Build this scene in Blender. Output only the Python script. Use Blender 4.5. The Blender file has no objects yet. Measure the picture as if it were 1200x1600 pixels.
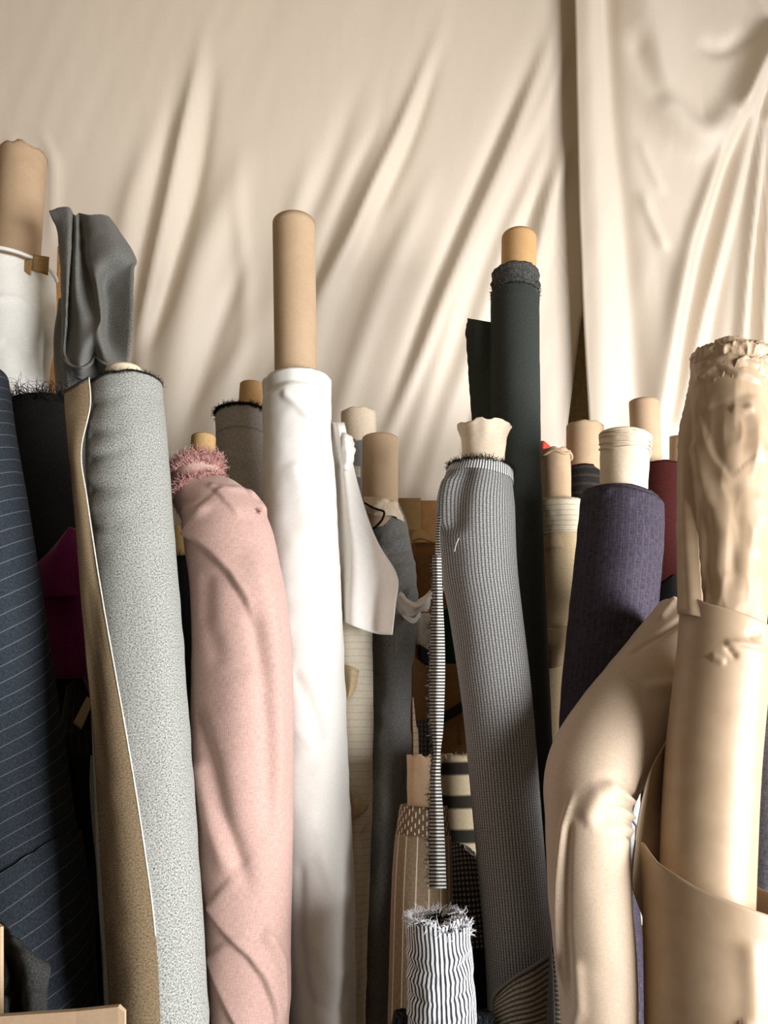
import bpy, math, random
import numpy as np

# ------------------------------------------------------------------ camera, light, exposure
SC = bpy.context.scene
H = 1.17            # camera height in metres
F = 1200.0          # focal length in pixels of a 1200 x 1600 frame
K = 0.30            # how far the rolls lean back (metres of depth per metre of height)
cam_d = bpy.data.cameras.new('camera')
cam_d.sensor_fit = 'HORIZONTAL'
cam_d.sensor_width = 36.0
cam_d.lens = 36.0
cam_d.clip_start = 0.02
cam = bpy.data.objects.new('camera', cam_d)
SC.collection.objects.link(cam)
cam.location = (0, 0, H)
cam.rotation_euler = (math.pi / 2, 0, 0)
SC.camera = cam

SC.view_settings.view_transform = 'Standard'
SC.view_settings.look = 'None'
SC.view_settings.gamma = 1.0
SC.view_settings.exposure = 0.0
SC.view_settings.use_curve_mapping = False

world = bpy.data.worlds.new('room_light')
SC.world = world
world.use_nodes = True
bg = world.node_tree.nodes['Background']
bg.inputs['Color'].default_value = (1.0, 0.82, 0.62, 1)
bg.inputs['Strength'].default_value = 0.15


def area_light(name, loc, target, sx, sy, power, col, spread=180):
    d = bpy.data.lights.new(name, 'AREA')
    d.shape = 'RECTANGLE'
    d.size, d.size_y, d.energy, d.color = sx, sy, power, col
    d.spread = math.radians(spread)
    o = bpy.data.objects.new(name, d)
    SC.collection.objects.link(o)
    o.location = loc
    v = np.array(target, float) - np.array(loc, float)
    import mathutils
    o.rotation_euler = mathutils.Vector(v).to_track_quat('-Z', 'Y').to_euler()
    return o


area_light('window_daylight', (2.25, -0.42, 0.9), (0.0, 1.60, 0.72), 1.7, 1.5, 96, (0.98, 0.985, 1.0), 115)
area_light('curtain_top_fill', (-0.4, 0.9, 3.0), (0.0, 2.1, 2.2), 1.2, 0.8, 3.5, (1.0, 0.80, 0.52))  # warm fill added to tint the curtain top, standing in for ceiling bounce

# ------------------------------------------------------------------ helpers: numbers
rng = np.random.RandomState(7)


def lin(c):
    out = []
    for v in c[:3]:
        v /= 255.0
        out.append(v / 12.92 if v <= 0.04045 else ((v + 0.055) / 1.055) ** 2.4)
    return (out[0], out[1], out[2], 1.0)


def depth(py, row):
    return row - 10.0 if row >= 9 else row / (1 + K * (py - 800.0) / F)


def P(px, py, row):
    d = depth(py, row)
    return np.array([(px - 600.0) / F * d, d, H - (py - 800.0) / F * d])


def _hash(ix, iy, iz, seed):
    h = (ix * 374761393 + iy * 668265263 + iz * 2147483647 + seed * 1274126177) & 0xFFFFFFFF
    h = ((h ^ (h >> 13)) * 1274126177) & 0xFFFFFFFF
    h = ((h ^ (h >> 16)) * 2246822519) & 0xFFFFFFFF
    return ((h ^ (h >> 15)) & 0xFFFFFF) / float(0xFFFFFF) * 2 - 1


def noise3(x, y, z, seed=0):
    x, y, z = np.broadcast_arrays(np.asarray(x, float), np.asarray(y, float), np.asarray(z, float))
    fx, fy, fz = np.floor(x), np.floor(y), np.floor(z)
    ix, iy, iz = fx.astype(np.int64), fy.astype(np.int64), fz.astype(np.int64)
    u, v, w = x - fx, y - fy, z - fz
    u, v, w = (t * t * t * (t * (t * 6 - 15) + 10) for t in (u, v, w))
    r = 0
    for a in (0, 1):
        for b in (0, 1):
            for c in (0, 1):
                wt = (u if a else 1 - u) * (v if b else 1 - v) * (w if c else 1 - w)
                r = r + wt * _hash(ix + a, iy + b, iz + c, seed)
    return r


def smooth(t):
    t = np.clip(t, 0, 1)
    return t * t * (3 - 2 * t)


def catmull(pts, n):
    """pts (k, m) -> smooth curve through all points, n steps per span"""
    pts = np.asarray(pts, float)
    k = len(pts)
    if k == 2:
        t = np.linspace(0, 1, n * 2 + 1)[:, None]
        return pts[0] * (1 - t) + pts[1] * t
    ext = np.vstack([2 * pts[0] - pts[1], pts, 2 * pts[-1] - pts[-2]])
    out = []
    for i in range(k - 1):
        p0, p1, p2, p3 = ext[i:i + 4]
        t = np.linspace(0, 1, n, endpoint=False)[:, None]
        out.append(0.5 * (2 * p1 + (p2 - p0) * t + (2 * p0 - 5 * p1 + 4 * p2 - p3) * t ** 2 + (3 * p1 - p0 - 3 * p2 + p3) * t ** 3))
    out.append(pts[-1][None])
    return np.vstack(out)


def polydist(X, Y, poly):
    """distance, signed side and position 0..1 along a polyline for arrays X, Y"""
    poly = np.asarray(poly, float)
    seg = np.linalg.norm(np.diff(poly, axis=0), axis=1)
    L = max(seg.sum(), 1e-9)
    best = np.full(X.shape, 1e9)
    side = np.zeros(X.shape)
    par = np.zeros(X.shape)
    acc = 0
    for i in range(len(poly) - 1):
        a, b = poly[i], poly[i + 1]
        dx, dy = b - a
        l2 = dx * dx + dy * dy + 1e-12
        t = np.clip(((X - a[0]) * dx + (Y - a[1]) * dy) / l2, 0, 1)
        ex, ey = X - a[0] - t * dx, Y - a[1] - t * dy
        d = np.sqrt(ex * ex + ey * ey)
        m = d < best
        best = np.where(m, d, best)
        side = np.where(m, np.sign(ex * dy - ey * dx), side)
        par = np.where(m, (acc + t * seg[i]) / L, par)
        acc += seg[i]
    return best, side, par


# ------------------------------------------------------------------ helpers: objects
def thing(name, label, cat, loc=(0, 0, 0), group=None):
    o = bpy.data.objects.new(name, None)
    o.empty_display_size = 0.05
    SC.collection.objects.link(o)
    o.location = tuple(float(v) for v in loc)
    o['label'] = label
    o['category'] = cat
    if group:
        o['group'] = group
    return o


def mesh_obj(name, V, faces, mat, parent=None, uv=None, flat=False, label=None):
    V = np.asarray(V, float)
    if parent is not None:
        base = parent
        loc = np.zeros(3)
        while base is not None:
            loc = loc + np.array(base.location)
            base = base.parent
        V = V - loc
    me = bpy.data.meshes.new(name)
    me.from_pydata([tuple(v) for v in V.tolist()], [], [tuple(f) for f in faces])
    if uv is not None:
        lay = me.uv_layers.new(name='UVMap')
        idx = np.empty(len(me.loops), dtype=np.int32)
        me.loops.foreach_get('vertex_index', idx)
        lay.data.foreach_set('uv', np.asarray(uv, np.float32)[idx].ravel())
    me.polygons.foreach_set('use_smooth', [not flat] * len(me.polygons))
    me.materials.append(mat)
    me.update()
    o = bpy.data.objects.new(name, me)
    SC.collection.objects.link(o)
    if parent is not None:
        o.parent = parent
    if label:
        o['label'] = label
    return o


def grid_faces(nr, nc, closed=False, flip=False, base=0):
    r = np.arange(nr - 1)[:, None]
    c = np.arange(nc if closed else nc - 1)[None]
    c2 = (c + 1) % nc
    a, b, d, e = r * nc + c, r * nc + c2, (r + 1) * nc + c2, (r + 1) * nc + c
    q = np.stack([a, e, d, b] if not flip else [a, b, d, e], -1).reshape(-1, 4) + base
    return q.tolist()


def grid_normals(G):
    du = np.gradient(G, axis=1)
    dv = np.gradient(G, axis=0)
    n = np.cross(du, dv)
    return n / (np.linalg.norm(n, axis=-1, keepdims=True) + 1e-12)


def thick_sheet(G, thick):
    """closed thin solid from a grid of points; returns verts, faces, uv"""
    nr, nc = G.shape[:2]
    N = grid_normals(G)
    A, B = G + N * thick / 2, G - N * thick / 2
    V = np.vstack([A.reshape(-1, 3), B.reshape(-1, 3)])
    o = nr * nc
    fs = grid_faces(nr, nc) + grid_faces(nr, nc, flip=True, base=o)
    for c in range(nc - 1):
        fs.append((c, c + 1, o + c + 1, o + c))
        k = (nr - 1) * nc + c
        fs.append((k + 1, k, o + k, o + k + 1))
    for r in range(nr - 1):
        k = r * nc
        fs.append((k + nc, k, o + k, o + k + nc))
        k = r * nc + nc - 1
        fs.append((k, k + nc, o + k + nc, o + k))
    du = np.linalg.norm(np.diff(G, axis=1), axis=-1).mean(0)
    dv = np.linalg.norm(np.diff(G, axis=0), axis=-1).mean(1)
    u = np.concatenate([[0], np.cumsum(du)])
    v = np.concatenate([[0], np.cumsum(dv)])
    uv = np.stack(np.meshgrid(u, v), -1).reshape(-1, 2)
    return V, fs, np.vstack([uv, uv])


def sheet(name, rows, mat, parent, sub=8, thick=0.0012, wob=0.0, wobf=25, seed=1, label=None, edge=0.0):
    """free hanging cloth or paper: rows of (px, py, row) control points"""
    C = np.array([[P(*p) for p in r] for r in rows])
    A = np.stack([catmull(C[:, j], sub) for j in range(C.shape[1])], 1)
    G = np.stack([catmull(A[i], sub) for i in range(A.shape[0])], 0)
    if wob:
        N = grid_normals(G)
        w = noise3(G[..., 0] * wobf, G[..., 1] * wobf, G[..., 2] * wobf, seed) + 0.5 * noise3(G[..., 0] * wobf * 2.3, G[..., 1] * wobf, G[..., 2] * wobf * 2.3, seed + 1)
        G = G + N * (w * wob)[..., None]
    if edge:
        jit = (rng.rand(G.shape[0], 2) - 0.5) * 2 * edge
        G[:, 0, 0] += jit[:, 0]
        G[:, -1, 0] += jit[:, 1]
    V, fs, uv = thick_sheet(G, thick)
    return mesh_obj(name, V, fs, mat, parent, uv, label=label), G


class Axis:
    """centre line of a roll: (px, py, row, radius in px) knots, carried on down to the floor"""
    def __init__(s, pts, foot=True):
        s.knots = np.array([[p[0], p[1], p[2], p[3]] for p in pts], float)
        c = np.array([np.append(P(p[0], p[1], p[2]), p[3] * depth(p[1], p[2]) / F) for p in pts])
        cur = catmull(c, 40)
        if foot:
            t = cur[-1, :3] - cur[-2, :3]
            t /= np.linalg.norm(t)
            t = np.array([0.0, -K, -1.0])
            t /= np.linalg.norm(t)
            if t[2] < -0.05 and cur[-1, 2] > 0:
                n = 40
                L = cur[-1, 2] / -t[2]
                k = np.linspace(0, 1, n + 1)[1:, None]
                ext = np.hstack([cur[-1, :3] + t * L * k, np.full((n, 1), cur[-1, 3])])
                cur = np.vstack([cur, ext])
        s.pos, s.r = cur[:, :3], cur[:, 3]
        s.s = np.concatenate([[0], np.cumsum(np.linalg.norm(np.diff(s.pos, axis=0), axis=1))])
        T = np.gradient(s.pos, s.s, axis=0)
        s.T = T / np.linalg.norm(T, axis=1, keepdims=True)
        s.py = 800 + (H - s.pos[:, 2]) / s.pos[:, 1] * F
        s.px = 600 + s.pos[:, 0] / s.pos[:, 1] * F
        s.L = s.s[-1]
        s.foot = s.pos[-1].copy()
        s.foot[2] = 0

    def i(s, arr, q):
        if arr.ndim == 1:
            return np.interp(q, s.s, arr)
        return np.stack([np.interp(q, s.s, arr[:, k]) for k in range(3)], -1)

    def s_at(s, py):
        return float(np.interp(py, s.py, s.s)) if np.all(np.diff(s.py) > 0) else float(s.s[np.argmin(np.abs(s.py - py))])

    def ts(s, p):
        """(px, py) on the visible side -> (angle, length); (angle in degrees, py, 0) is passed on"""
        q = s.s_at(p[1])
        if len(p) == 3:
            return math.radians(p[0]), q
        x, y, cx, d = s.hit(p[0], q)
        return math.atan2(x - cx, d - y), q

    def hit(s, px, q):
        """where the sight line through px meets the round surface at length q"""
        d, cx, r = (float(np.interp(q, s.s, a)) for a in (s.pos[:, 1], s.pos[:, 0], s.r))
        k = (px - 600.0) / F
        a, b, c = 1 + k * k, k * cx + d, cx * cx + d * d - r * r
        y = (b - math.sqrt(max(b * b - a * c, 0))) / a
        return k * y, y, cx, d

    def pt(s, th, q, r):
        q = np.asarray(q, float)
        C, T = s.i(s.pos, q), s.i(s.T, q)
        T = T / np.linalg.norm(T, axis=-1, keepdims=True)
        f = np.array([0, -1.0, 0])
        Fr = f - (T @ f)[..., None] * T
        Fr /= np.linalg.norm(Fr, axis=-1, keepdims=True)
        R = np.cross(Fr, T)
        R = R * np.sign(R[..., :1] + 1e-9)
        return C + np.asarray(r)[..., None] * (np.sin(th)[..., None] * R + np.cos(th)[..., None] * Fr)

    def row_on(s, px, py, off=0.006):
        q = s.s_at(py)
        x, y, cx, d = s.hit(px, q)
        return (y - off) * (1 + K * (py - 800.0) / F)


def displace(ax, TH, S, feats, noises, R0):
    D = np.zeros(TH.shape)
    for nz in noises:
        amp, kt, ks, seed = nz[:4]
        v = noise3(np.cos(TH) * kt, np.sin(TH) * kt, S * ks, seed)
        D += amp * (v if len(nz) == 4 else 0.5 - 1.6 * np.abs(v))      # a fifth entry asks for sharp paper creases
    for f in feats:
        kind, pts, w, amp = f[:4]
        pl = np.array([ax.ts(p) for p in pts])
        d = np.interp(pl[:, 1].mean(), ax.s, ax.pos[:, 1])
        pl[:, 0] *= R0
        w = w * d / F
        dist, side, par = polydist(TH * R0, S, pl)
        if kind == 'ridge':
            tp = smooth(par / 0.12 + 0.15) * smooth((1 - par) / 0.2)
            D += amp * tp * np.exp(-(dist / w) ** 2)
        elif kind == 'fade':          # strongest at its first point
            D += amp * (1 - par) * np.exp(-(dist / w) ** 2)
        elif kind == 'line':
            D += amp * np.exp(-(dist / w) ** 2)
        elif kind == 'step':          # raised on the left of the travel direction, fading away over decay px
            dec = f[4] * d / F
            sd = dist * side
            tp = smooth(par / 0.05 + 0.3) * smooth((1 - par) / 0.35)
            D += amp * tp * smooth(sd / w + 0.5) * np.exp(-np.clip(sd, 0, None) / dec)
    return D


def cloth(name, ax, top, mat, parent, feats=(), noises=(), n=120, ds=0.006, topfn=None, seam=None, cap=True, core=0.02,
          radd=0.0, bottom=None, label=None, rim=0.0015, span=None, thick=0.0015, skew=0.0, taper=0.0):
    """wound cloth or paper around an axis. topfn(theta) lowers the top edge (metres); seam = (theta deg, height m)"""
    s0 = ax.s_at(top)
    s1 = ax.L if bottom is None else ax.s_at(bottom)
    sv = min(ax.s_at(1640) if ax.py[-1] > 1640 else ax.L, s1)
    ss = list(np.arange(s0, sv, ds))
    ss += list(np.linspace(sv, s1, 12 if s1 > sv + 0.02 else 2))
    ss = np.array(ss)
    if span is None:
        th = np.linspace(-math.pi, math.pi, n, endpoint=False)
    else:
        th = np.linspace(math.radians(span[0]), math.radians(span[1]), n)
    TH, S = np.meshgrid(th, ss)
    if topfn is not None:
        off = topfn(TH)
        S = S + off * np.clip(1 - (S - s0) / max(4 * np.abs(off).max(), 0.05), 0, 1)
    if rim:
        S = S + rim * noise3(np.cos(TH) * 6, np.sin(TH) * 6, TH * 0, 3) * np.clip(1 - (S - s0) / 0.03, 0, 1)
    R0 = float(np.mean(ax.r))
    Rr = ax.i(ax.r, S.ravel()).reshape(S.shape) + radd
    if taper:
        Rr = Rr - taper * np.clip((S - s0) / (s1 - s0), 0, 1)
    if seam:
        t0, hgt = math.radians(seam[0]), seam[1]
        ph = np.mod(TH - t0, 2 * math.pi) / (2 * math.pi)
        Rr = Rr + hgt * (1 - ph)
    Rr = Rr + displace(ax, TH, S, feats, noises, R0)
    G = ax.pt(TH.ravel(), S.ravel(), Rr.ravel()).reshape(TH.shape + (3,))
    G[..., 2] = np.maximum(G[..., 2], 0.001)
    UV = np.stack([TH * R0, S + skew * TH * R0], -1)
    if span is not None:
        V, fs, uv0 = thick_sheet(G, thick)
        uv = np.vstack([UV.reshape(-1, 2)] * 2)
        return mesh_obj(name, V, fs, mat, parent, uv, label=label)
    rings = []
    if cap:
        for j, t in enumerate(np.linspace(0, 1, 9)[::-1][:-1]):
            rr = core + (Rr[0] - core) * (1 - t * 0.999)
            dz = 0.0016 * (1 if j % 2 else -1) + 0.004 * (t if t < 0.5 else 1 - t) * 0
            sj = S[0] + dz + 0.002
            rings.append(ax.pt(th, sj, rr))
        G = np.vstack([np.array(rings), G])
        UV = np.vstack([np.stack([np.stack([th * R0, np.full(n, s0 - 0.002 * (8 - j))], -1) for j in range(8)]), UV])
    return mesh_obj(name, G.reshape(-1, 3), grid_faces(G.shape[0], n, closed=True), mat, parent, UV.reshape(-1, 2), label=label)


def tube(name, p0, p1, rpx, mat, parent, wall=0.003, flare=None, ragged=0.0, crumple=0.0, n=56, label=None, tilt=0.0, seed=5):
    """cardboard core: open at the top end p0, running down to p1 inside its roll"""
    ax = Axis([(p0[0], p0[1], p0[2], rpx), (p1[0], p1[1], p1[2], rpx)], foot=False)
    th = np.linspace(-math.pi, math.pi, n, endpoint=False)
    S = np.linspace(0, ax.L, 40)
    T, Q = np.meshgrid(th, S)
    r = ax.i(ax.r, Q.ravel()).reshape(Q.shape)
    if flare:
        r = r * (1 + flare[0] * np.exp(-Q / flare[1]))
    if crumple:
        r = r + crumple * noise3(np.cos(T) * 2.2, np.sin(T) * 2.2, Q * 45, seed) * np.exp(-Q / 0.05) + 0.3 * crumple * noise3(np.cos(T) * 3, np.sin(T) * 3, Q * 160, seed + 1) * np.exp(-Q / 0.05)
    edge = ragged * noise3(np.cos(T) * 3, np.sin(T) * 3, T * 0, seed + 2) + 0.4 * ragged * noise3(np.cos(T) * 9, np.sin(T) * 9, T * 0, seed + 3)
    edge = edge + tilt * np.sin(T)
    Q2 = Q + edge * np.clip(1 - Q / 0.04, 0, 1)
    out = ax.pt(T.ravel(), Q2.ravel(), r.ravel()).reshape(T.shape + (3,))
    inn = ax.pt(T.ravel(), Q2.ravel(), (r - wall).ravel()).reshape(T.shape + (3,))
    G = np.vstack([inn[::-1], out])
    Rm = float(ax.r.mean())
    uv = np.vstack([np.stack([T * Rm, Q], -1)[::-1], np.stack([T * Rm, Q], -1)])
    return mesh_obj(name, G.reshape(-1, 3), grid_faces(G.shape[0], n, closed=True), mat, parent, uv.reshape(-1, 2), label=label)


def threads(name, roots, dirs, mat, parent, length, rad=0.0004, curl=0.8, steps=5, seed=1, label=None):
    """loose yarn ends, each a thin three-sided strand"""
    r = np.random.RandomState(seed)
    V, fs = [], []
    for p, d in zip(roots, dirs):
        L = length * (0.4 + r.rand())
        d = d / (np.linalg.norm(d) + 1e-9)
        pts = [np.array(p, float)]
        v = d.copy()
        for k in range(steps):
            v = v + curl * (r.rand(3) - 0.5)
            v /= np.linalg.norm(v)
            pts.append(pts[-1] + v * L / steps)
        b = len(V)
        for k, q in enumerate(pts):
            tt = pts[min(k + 1, steps)] - pts[max(k - 1, 0)]
            a = np.cross(tt, [0.3, 0.9, 0.2])
            a /= np.linalg.norm(a) + 1e-9
            c = np.cross(tt, a)
            c /= np.linalg.norm(c) + 1e-9
            rr = rad * (1 - 0.6 * k / steps)
            for m in range(3):
                an = m * 2.0944
                V.append(q + rr * (math.cos(an) * a + math.sin(an) * c))
        for k in range(steps):
            for m in range(3):
                i0, i1 = b + k * 3 + m, b + k * 3 + (m + 1) % 3
                fs.append((i0, i1, i1 + 3, i0 + 3))
    return mesh_obj(name, np.array(V), fs, mat, parent, label=label)


def rim_fringe(name, ax, top, mat, parent, count, length, spread=0.01, radd=0.0, curl=0.8, seed=1, th=(-110, 110), up=1.0, out=0.5, rad=0.0005, topfn=None):
    r = np.random.RandomState(seed)
    t = np.radians(r.uniform(th[0], th[1], count))
    q = ax.s_at(top) + (r.rand(count) - 0.3) * spread
    if topfn is not None:
        q = q + topfn(t)
    rr = ax.i(ax.r, q) + radd
    C = ax.pt(t, q, rr)
    O = C - ax.i(ax.pos, q)
    O /= np.linalg.norm(O, axis=1, keepdims=True)
    D = out * O * r.rand(count)[:, None] + np.array([0, 0, up]) + (r.rand(count, 3) - 0.5) * 0.9
    return threads(name, C, D, mat, parent, length, rad, curl, seed=seed)


def strand(name, pts, rad, mat, parent, n=6, sub=8, label=None):
    """thin cord along (px, py, row) points or along given points in space"""
    if len(pts[0]) == 3 and not isinstance(pts, np.ndarray):
        pts = np.array([P(*p) for p in pts])
    c = catmull(pts, sub) if sub > 1 else np.asarray(pts)
    T = np.gradient(c, axis=0)
    T /= np.linalg.norm(T, axis=1, keepdims=True)
    A = np.cross(T, [0.1, 1, 0.05])
    A /= np.linalg.norm(A, axis=1, keepdims=True)
    B = np.cross(T, A)
    an = np.linspace(0, 2 * math.pi, n, endpoint=False)
    G = c[:, None] + rad * (np.cos(an)[None, :, None] * A[:, None] + np.sin(an)[None, :, None] * B[:, None])
    fs = grid_faces(len(c), n, closed=True) + [list(range(n)), list(range((len(c) - 1) * n, len(c) * n))[::-1]]
    uv = np.stack(np.meshgrid(an * rad, np.linspace(0, 1, len(c))), -1).reshape(-1, 2)
    return mesh_obj(name, G.reshape(-1, 3), fs, mat, parent, uv, label=label)


def box(name, x0, x1, y0, y1, z0, z1, mat, parent, label=None):
    V = np.array([[x, y, z] for x in (x0, x1) for y in (y0, y1) for z in (z0, z1)])
    fs = [(0, 1, 3, 2), (4, 6, 7, 5), (0, 4, 5, 1), (2, 3, 7, 6), (0, 2, 6, 4), (1, 5, 7, 3)]
    uv = np.stack([V[:, 0] + V[:, 1], V[:, 2]], -1)
    return mesh_obj(name, V, fs, mat, parent, uv, flat=True, label=label)


# ------------------------------------------------------------------ helpers: materials
class NB:
    def __init__(s, name):
        s.m = bpy.data.materials.new(name)
        s.m.use_nodes = True
        s.t = s.m.node_tree
        s.b = s.t.nodes['Principled BSDF']
        s.uvn = s.t.nodes.new('ShaderNodeUVMap')
        s.uv = s.uvn.outputs['UV']
        s.tc = s.t.nodes.new('ShaderNodeTexCoord')
        s.ob = s.tc.outputs['Object']

    def put(s, sock, v):
        if hasattr(v, 'is_linked'):
            s.t.links.new(v, sock)
        else:
            sock.default_value = v

    def scale(s, vec, x, y, z=1):
        n = s.t.nodes.new('ShaderNodeVectorMath')
        n.operation = 'MULTIPLY'
        s.put(n.inputs[0], vec)
        n.inputs[1].default_value = (x, y, z)
        return n.outputs[0]

    def noise(s, vec, sc=1.0, det=2.0, rough=0.5, dist=0.0):
        n = s.t.nodes.new('ShaderNodeTexNoise')
        s.put(n.inputs['Vector'], vec)
        n.inputs['Scale'].default_value = sc
        n.inputs['Detail'].default_value = det
        n.inputs['Roughness'].default_value = rough
        n.inputs['Distortion'].default_value = dist
        return n.outputs['Fac']

    def math(s, op, a, b=0.0, c=0.0):
        n = s.t.nodes.new('ShaderNodeMath')
        n.operation = op
        s.put(n.inputs[0], a)
        s.put(n.inputs[1], b)
        if op in ('MULTIPLY_ADD', 'COMPARE', 'SMOOTH_MIN'):
            s.put(n.inputs[2], c)
        return n.outputs[0]

    def rng(s, v, a, b, c=0.0, d=1.0):
        n = s.t.nodes.new('ShaderNodeMapRange')
        n.interpolation_type = 'SMOOTHSTEP'
        s.put(n.inputs['Value'], v)
        for k, q in zip(('From Min', 'From Max', 'To Min', 'To Max'), (a, b, c, d)):
            n.inputs[k].default_value = q
        return n.outputs['Result']

    def mix(s, f, a, b):
        n = s.t.nodes.new('ShaderNodeMix')
        n.data_type = 'RGBA'
        s.put(n.inputs[0], f)
        s.put(n.inputs[6], a)
        s.put(n.inputs[7], b)
        return n.outputs[2]

    def xy(s, vec):
        n = s.t.nodes.new('ShaderNodeSeparateXYZ')
        s.put(n.inputs[0], vec)
        return n.outputs[0], n.outputs[1]

    def stripe(s, coord, period, duty, phase=0.0, soft=0.12):
        f = s.math('FRACT', s.math('ADD', s.math('DIVIDE', coord, period), phase))
        tri = s.math('ABSOLUTE', s.math('SUBTRACT', f, 0.5))
        return s.rng(tri, duty / 2 - soft * duty, duty / 2 + soft * duty, 1.0, 0.0)

    def bump(s, h, dist, strength=1.0):
        n = s.t.nodes.new('ShaderNodeBump')
        n.inputs['Strength'].default_value = strength
        n.inputs['Distance'].default_value = dist
        s.put(n.inputs['Height'], h)
        s.t.links.new(n.outputs[0], s.b.inputs['Normal'])

    def done(s, col, rough=0.8, spec=0.25, sheen=0.0):
        s.put(s.b.inputs['Base Color'], col)
        s.put(s.b.inputs['Roughness'], rough)
        s.b.inputs['Specular IOR Level'].default_value = spec
        s.b.inputs['Sheen Weight'].default_value = sheen
        s.b.inputs['Sheen Roughness'].default_value = 0.4
        return s.m


def fabric(name, c1, c2, fu=500, fv=500, slub=4.0, lo=0.35, hi=0.65, rough=0.85, spec=0.2, sheen=0.0, bump=0.0003, stripes=(), big=0.0, wob=0.0, bigf=18):
    """woven cloth: two stretched noises make the yarns; stripes = (axis, period, duty, colour, strength, phase)"""
    b = NB(name)
    n1 = b.noise(b.scale(b.uv, fu, fv / slub), 1.0, 2)
    n2 = b.noise(b.scale(b.uv, fu / slub, fv), 1.0, 2)
    w = b.math('MULTIPLY', b.math('ADD', n1, n2), 0.5)
    f = b.rng(w, lo, hi)
    col = b.mix(f, lin(c1), lin(c2))
    u, v = b.xy(b.uv)
    if wob:
        wn = b.math('MULTIPLY', b.math('SUBTRACT', b.noise(b.scale(b.uv, 14, 14), 1, 2), 0.5), wob)
        u, v = b.math('ADD', u, wn), b.math('ADD', v, wn)
    for axn, per, duty, c, strength, ph in stripes:
        st = b.stripe(u if axn == 'u' else v, per, duty, ph)
        col = b.mix(b.math('MULTIPLY', st, strength), col, lin(c))
    if big:
        g = b.noise(b.ob, bigf, 3)
        col = b.mix(b.math('MULTIPLY', b.rng(g, 0.35, 0.7), big), col, lin([q * 0.75 for q in c1]))
    b.bump(w, bump)
    return b.done(col, rough, spec, sheen)


def card(name, c1, c2, rough=0.75, spec=0.2, seamed=False):
    b = NB(name)
    n1 = b.noise(b.scale(b.uv, 160, 220), 1, 3)
    n2 = b.noise(b.ob, 25, 3)
    col = b.mix(b.rng(b.math('MULTIPLY', b.math('ADD', n1, n2), 0.5), 0.35, 0.65), lin(c1), lin(c2))
    sp = b.noise(b.scale(b.uv, 900, 900), 1, 1)
    col = b.mix(b.rng(sp, 0.72, 0.8, 0, 0.5), col, lin([q * 0.6 for q in c1]))
    b.bump(n1, 0.00008)
    return b.done(col, rough, spec)


def plain(name, c, rough=0.7, spec=0.2, var=0.12):
    b = NB(name)
    n = b.noise(b.ob, 120, 3)
    col = b.mix(b.rng(n, 0.3, 0.7), lin([q * (1 - var) for q in c]), lin(c))
    b.bump(n, 0.0002)
    return b.done(col, rough, spec)

# ------------------------------------------------------------------ materials
M_floor = plain('floor_boards', (120, 100, 78))
M_wall = plain('wall_paint', (226, 208, 160), 0.9)


def muslin():
    b = NB('muslin')
    u = b.noise(b.scale(b.uv, 900, 150), 1, 2)
    v = b.noise(b.scale(b.uv, 150, 900), 1, 2)
    g = b.noise(b.scale(b.uv, 40, 6), 1, 3)
    col = b.mix(b.rng(b.math('MULTIPLY', b.math('ADD', u, v), 0.5), 0.3, 0.7), lin((217, 203, 184)), lin((225, 212, 195)))
    hgt = b.math('ADD', b.math('MULTIPLY', u, 0.15), g)
    b.bump(hgt, 0.0008, 0.35)
    return b.done(col, 0.5, 0.35, 0.1)


M_muslin = muslin()
M_tube = card('kraft_board', (186, 158, 127), (193, 166, 136))
M_tube_gold = card('golden_board', (196, 156, 106), (203, 164, 115))
M_tube_pale = card('pale_board', (214, 194, 168), (226, 210, 186))
M_tube_dull = card('dull_board', (160, 128, 84), (176, 144, 98))
M_carton = card('carton_board', (140, 100, 58), (158, 116, 72))


def paper_mat():
    b = NB('kraft_paper')
    n1 = b.noise(b.ob, 40, 3)
    n2 = b.noise(b.ob, 9, 3)
    col = b.mix(b.rng(b.math('MULTIPLY', b.math('ADD', n1, n2), 0.5), 0.35, 0.65), lin((168, 143, 115)), lin((178, 154, 126)))
    b.bump(b.noise(b.ob, 30, 2), 0.0008, 0.3)
    return b.done(col, 0.45, 0.45)


M_paper = paper_mat()
M_board_strip = plain('brown_board', (176, 128, 78))
M_satin = fabric('white_satin', (236, 234, 226), (246, 245, 240), 500, 500, 6, rough=0.36, spec=0.5, sheen=0.1, bump=0.0001)
M_white = fabric('white_cotton', (226, 223, 216), (234, 231, 225), 600, 600, 4, rough=0.6, spec=0.3, bump=0.0002)
M_whitepaper = plain('white_lining', (228, 223, 216), 0.7, 0.2, 0.02)
M_navy = fabric('navy_pinstripe', (32, 37, 44), (53, 60, 68), 700, 700, 3, rough=0.9, bump=0.0004,
                stripes=[('v', 0.0225, 0.06, (104, 108, 108), 0.7, 0.2)], wob=0.004)
M_black = fabric('black_cloth', (13, 12, 12), (26, 24, 23), 500, 500, 3, rough=0.9)
M_blackthread = plain('black_yarn', (30, 27, 26), 0.9)
M_plum = fabric('plum_wool', (100, 22, 72), (126, 32, 92), 500, 500, 2, rough=0.95, sheen=0.3)
M_darkpin = fabric('dark_pinstripe', (36, 32, 28), (52, 47, 40), 500, 500, 3, stripes=[('u', 0.011, 0.08, (110, 100, 84), 0.6, 0.3)])
M_inky = fabric('inky_cloth', (20, 22, 28), (32, 34, 42), 500, 500, 3)
M_tweed = fabric('grey_tweed', (80, 82, 78), (176, 177, 170), 620, 620, 1.6, 0.32, 0.64, rough=0.95, bump=0.0008, sheen=0.15)
M_tweedback = fabric('brown_tweed_back', (84, 69, 49), (122, 105, 81), 620, 620, 1.6, 0.32, 0.64, rough=0.95, bump=0.0006)
M_selvage = plain('pale_selvage', (222, 216, 202), 0.8)
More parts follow.
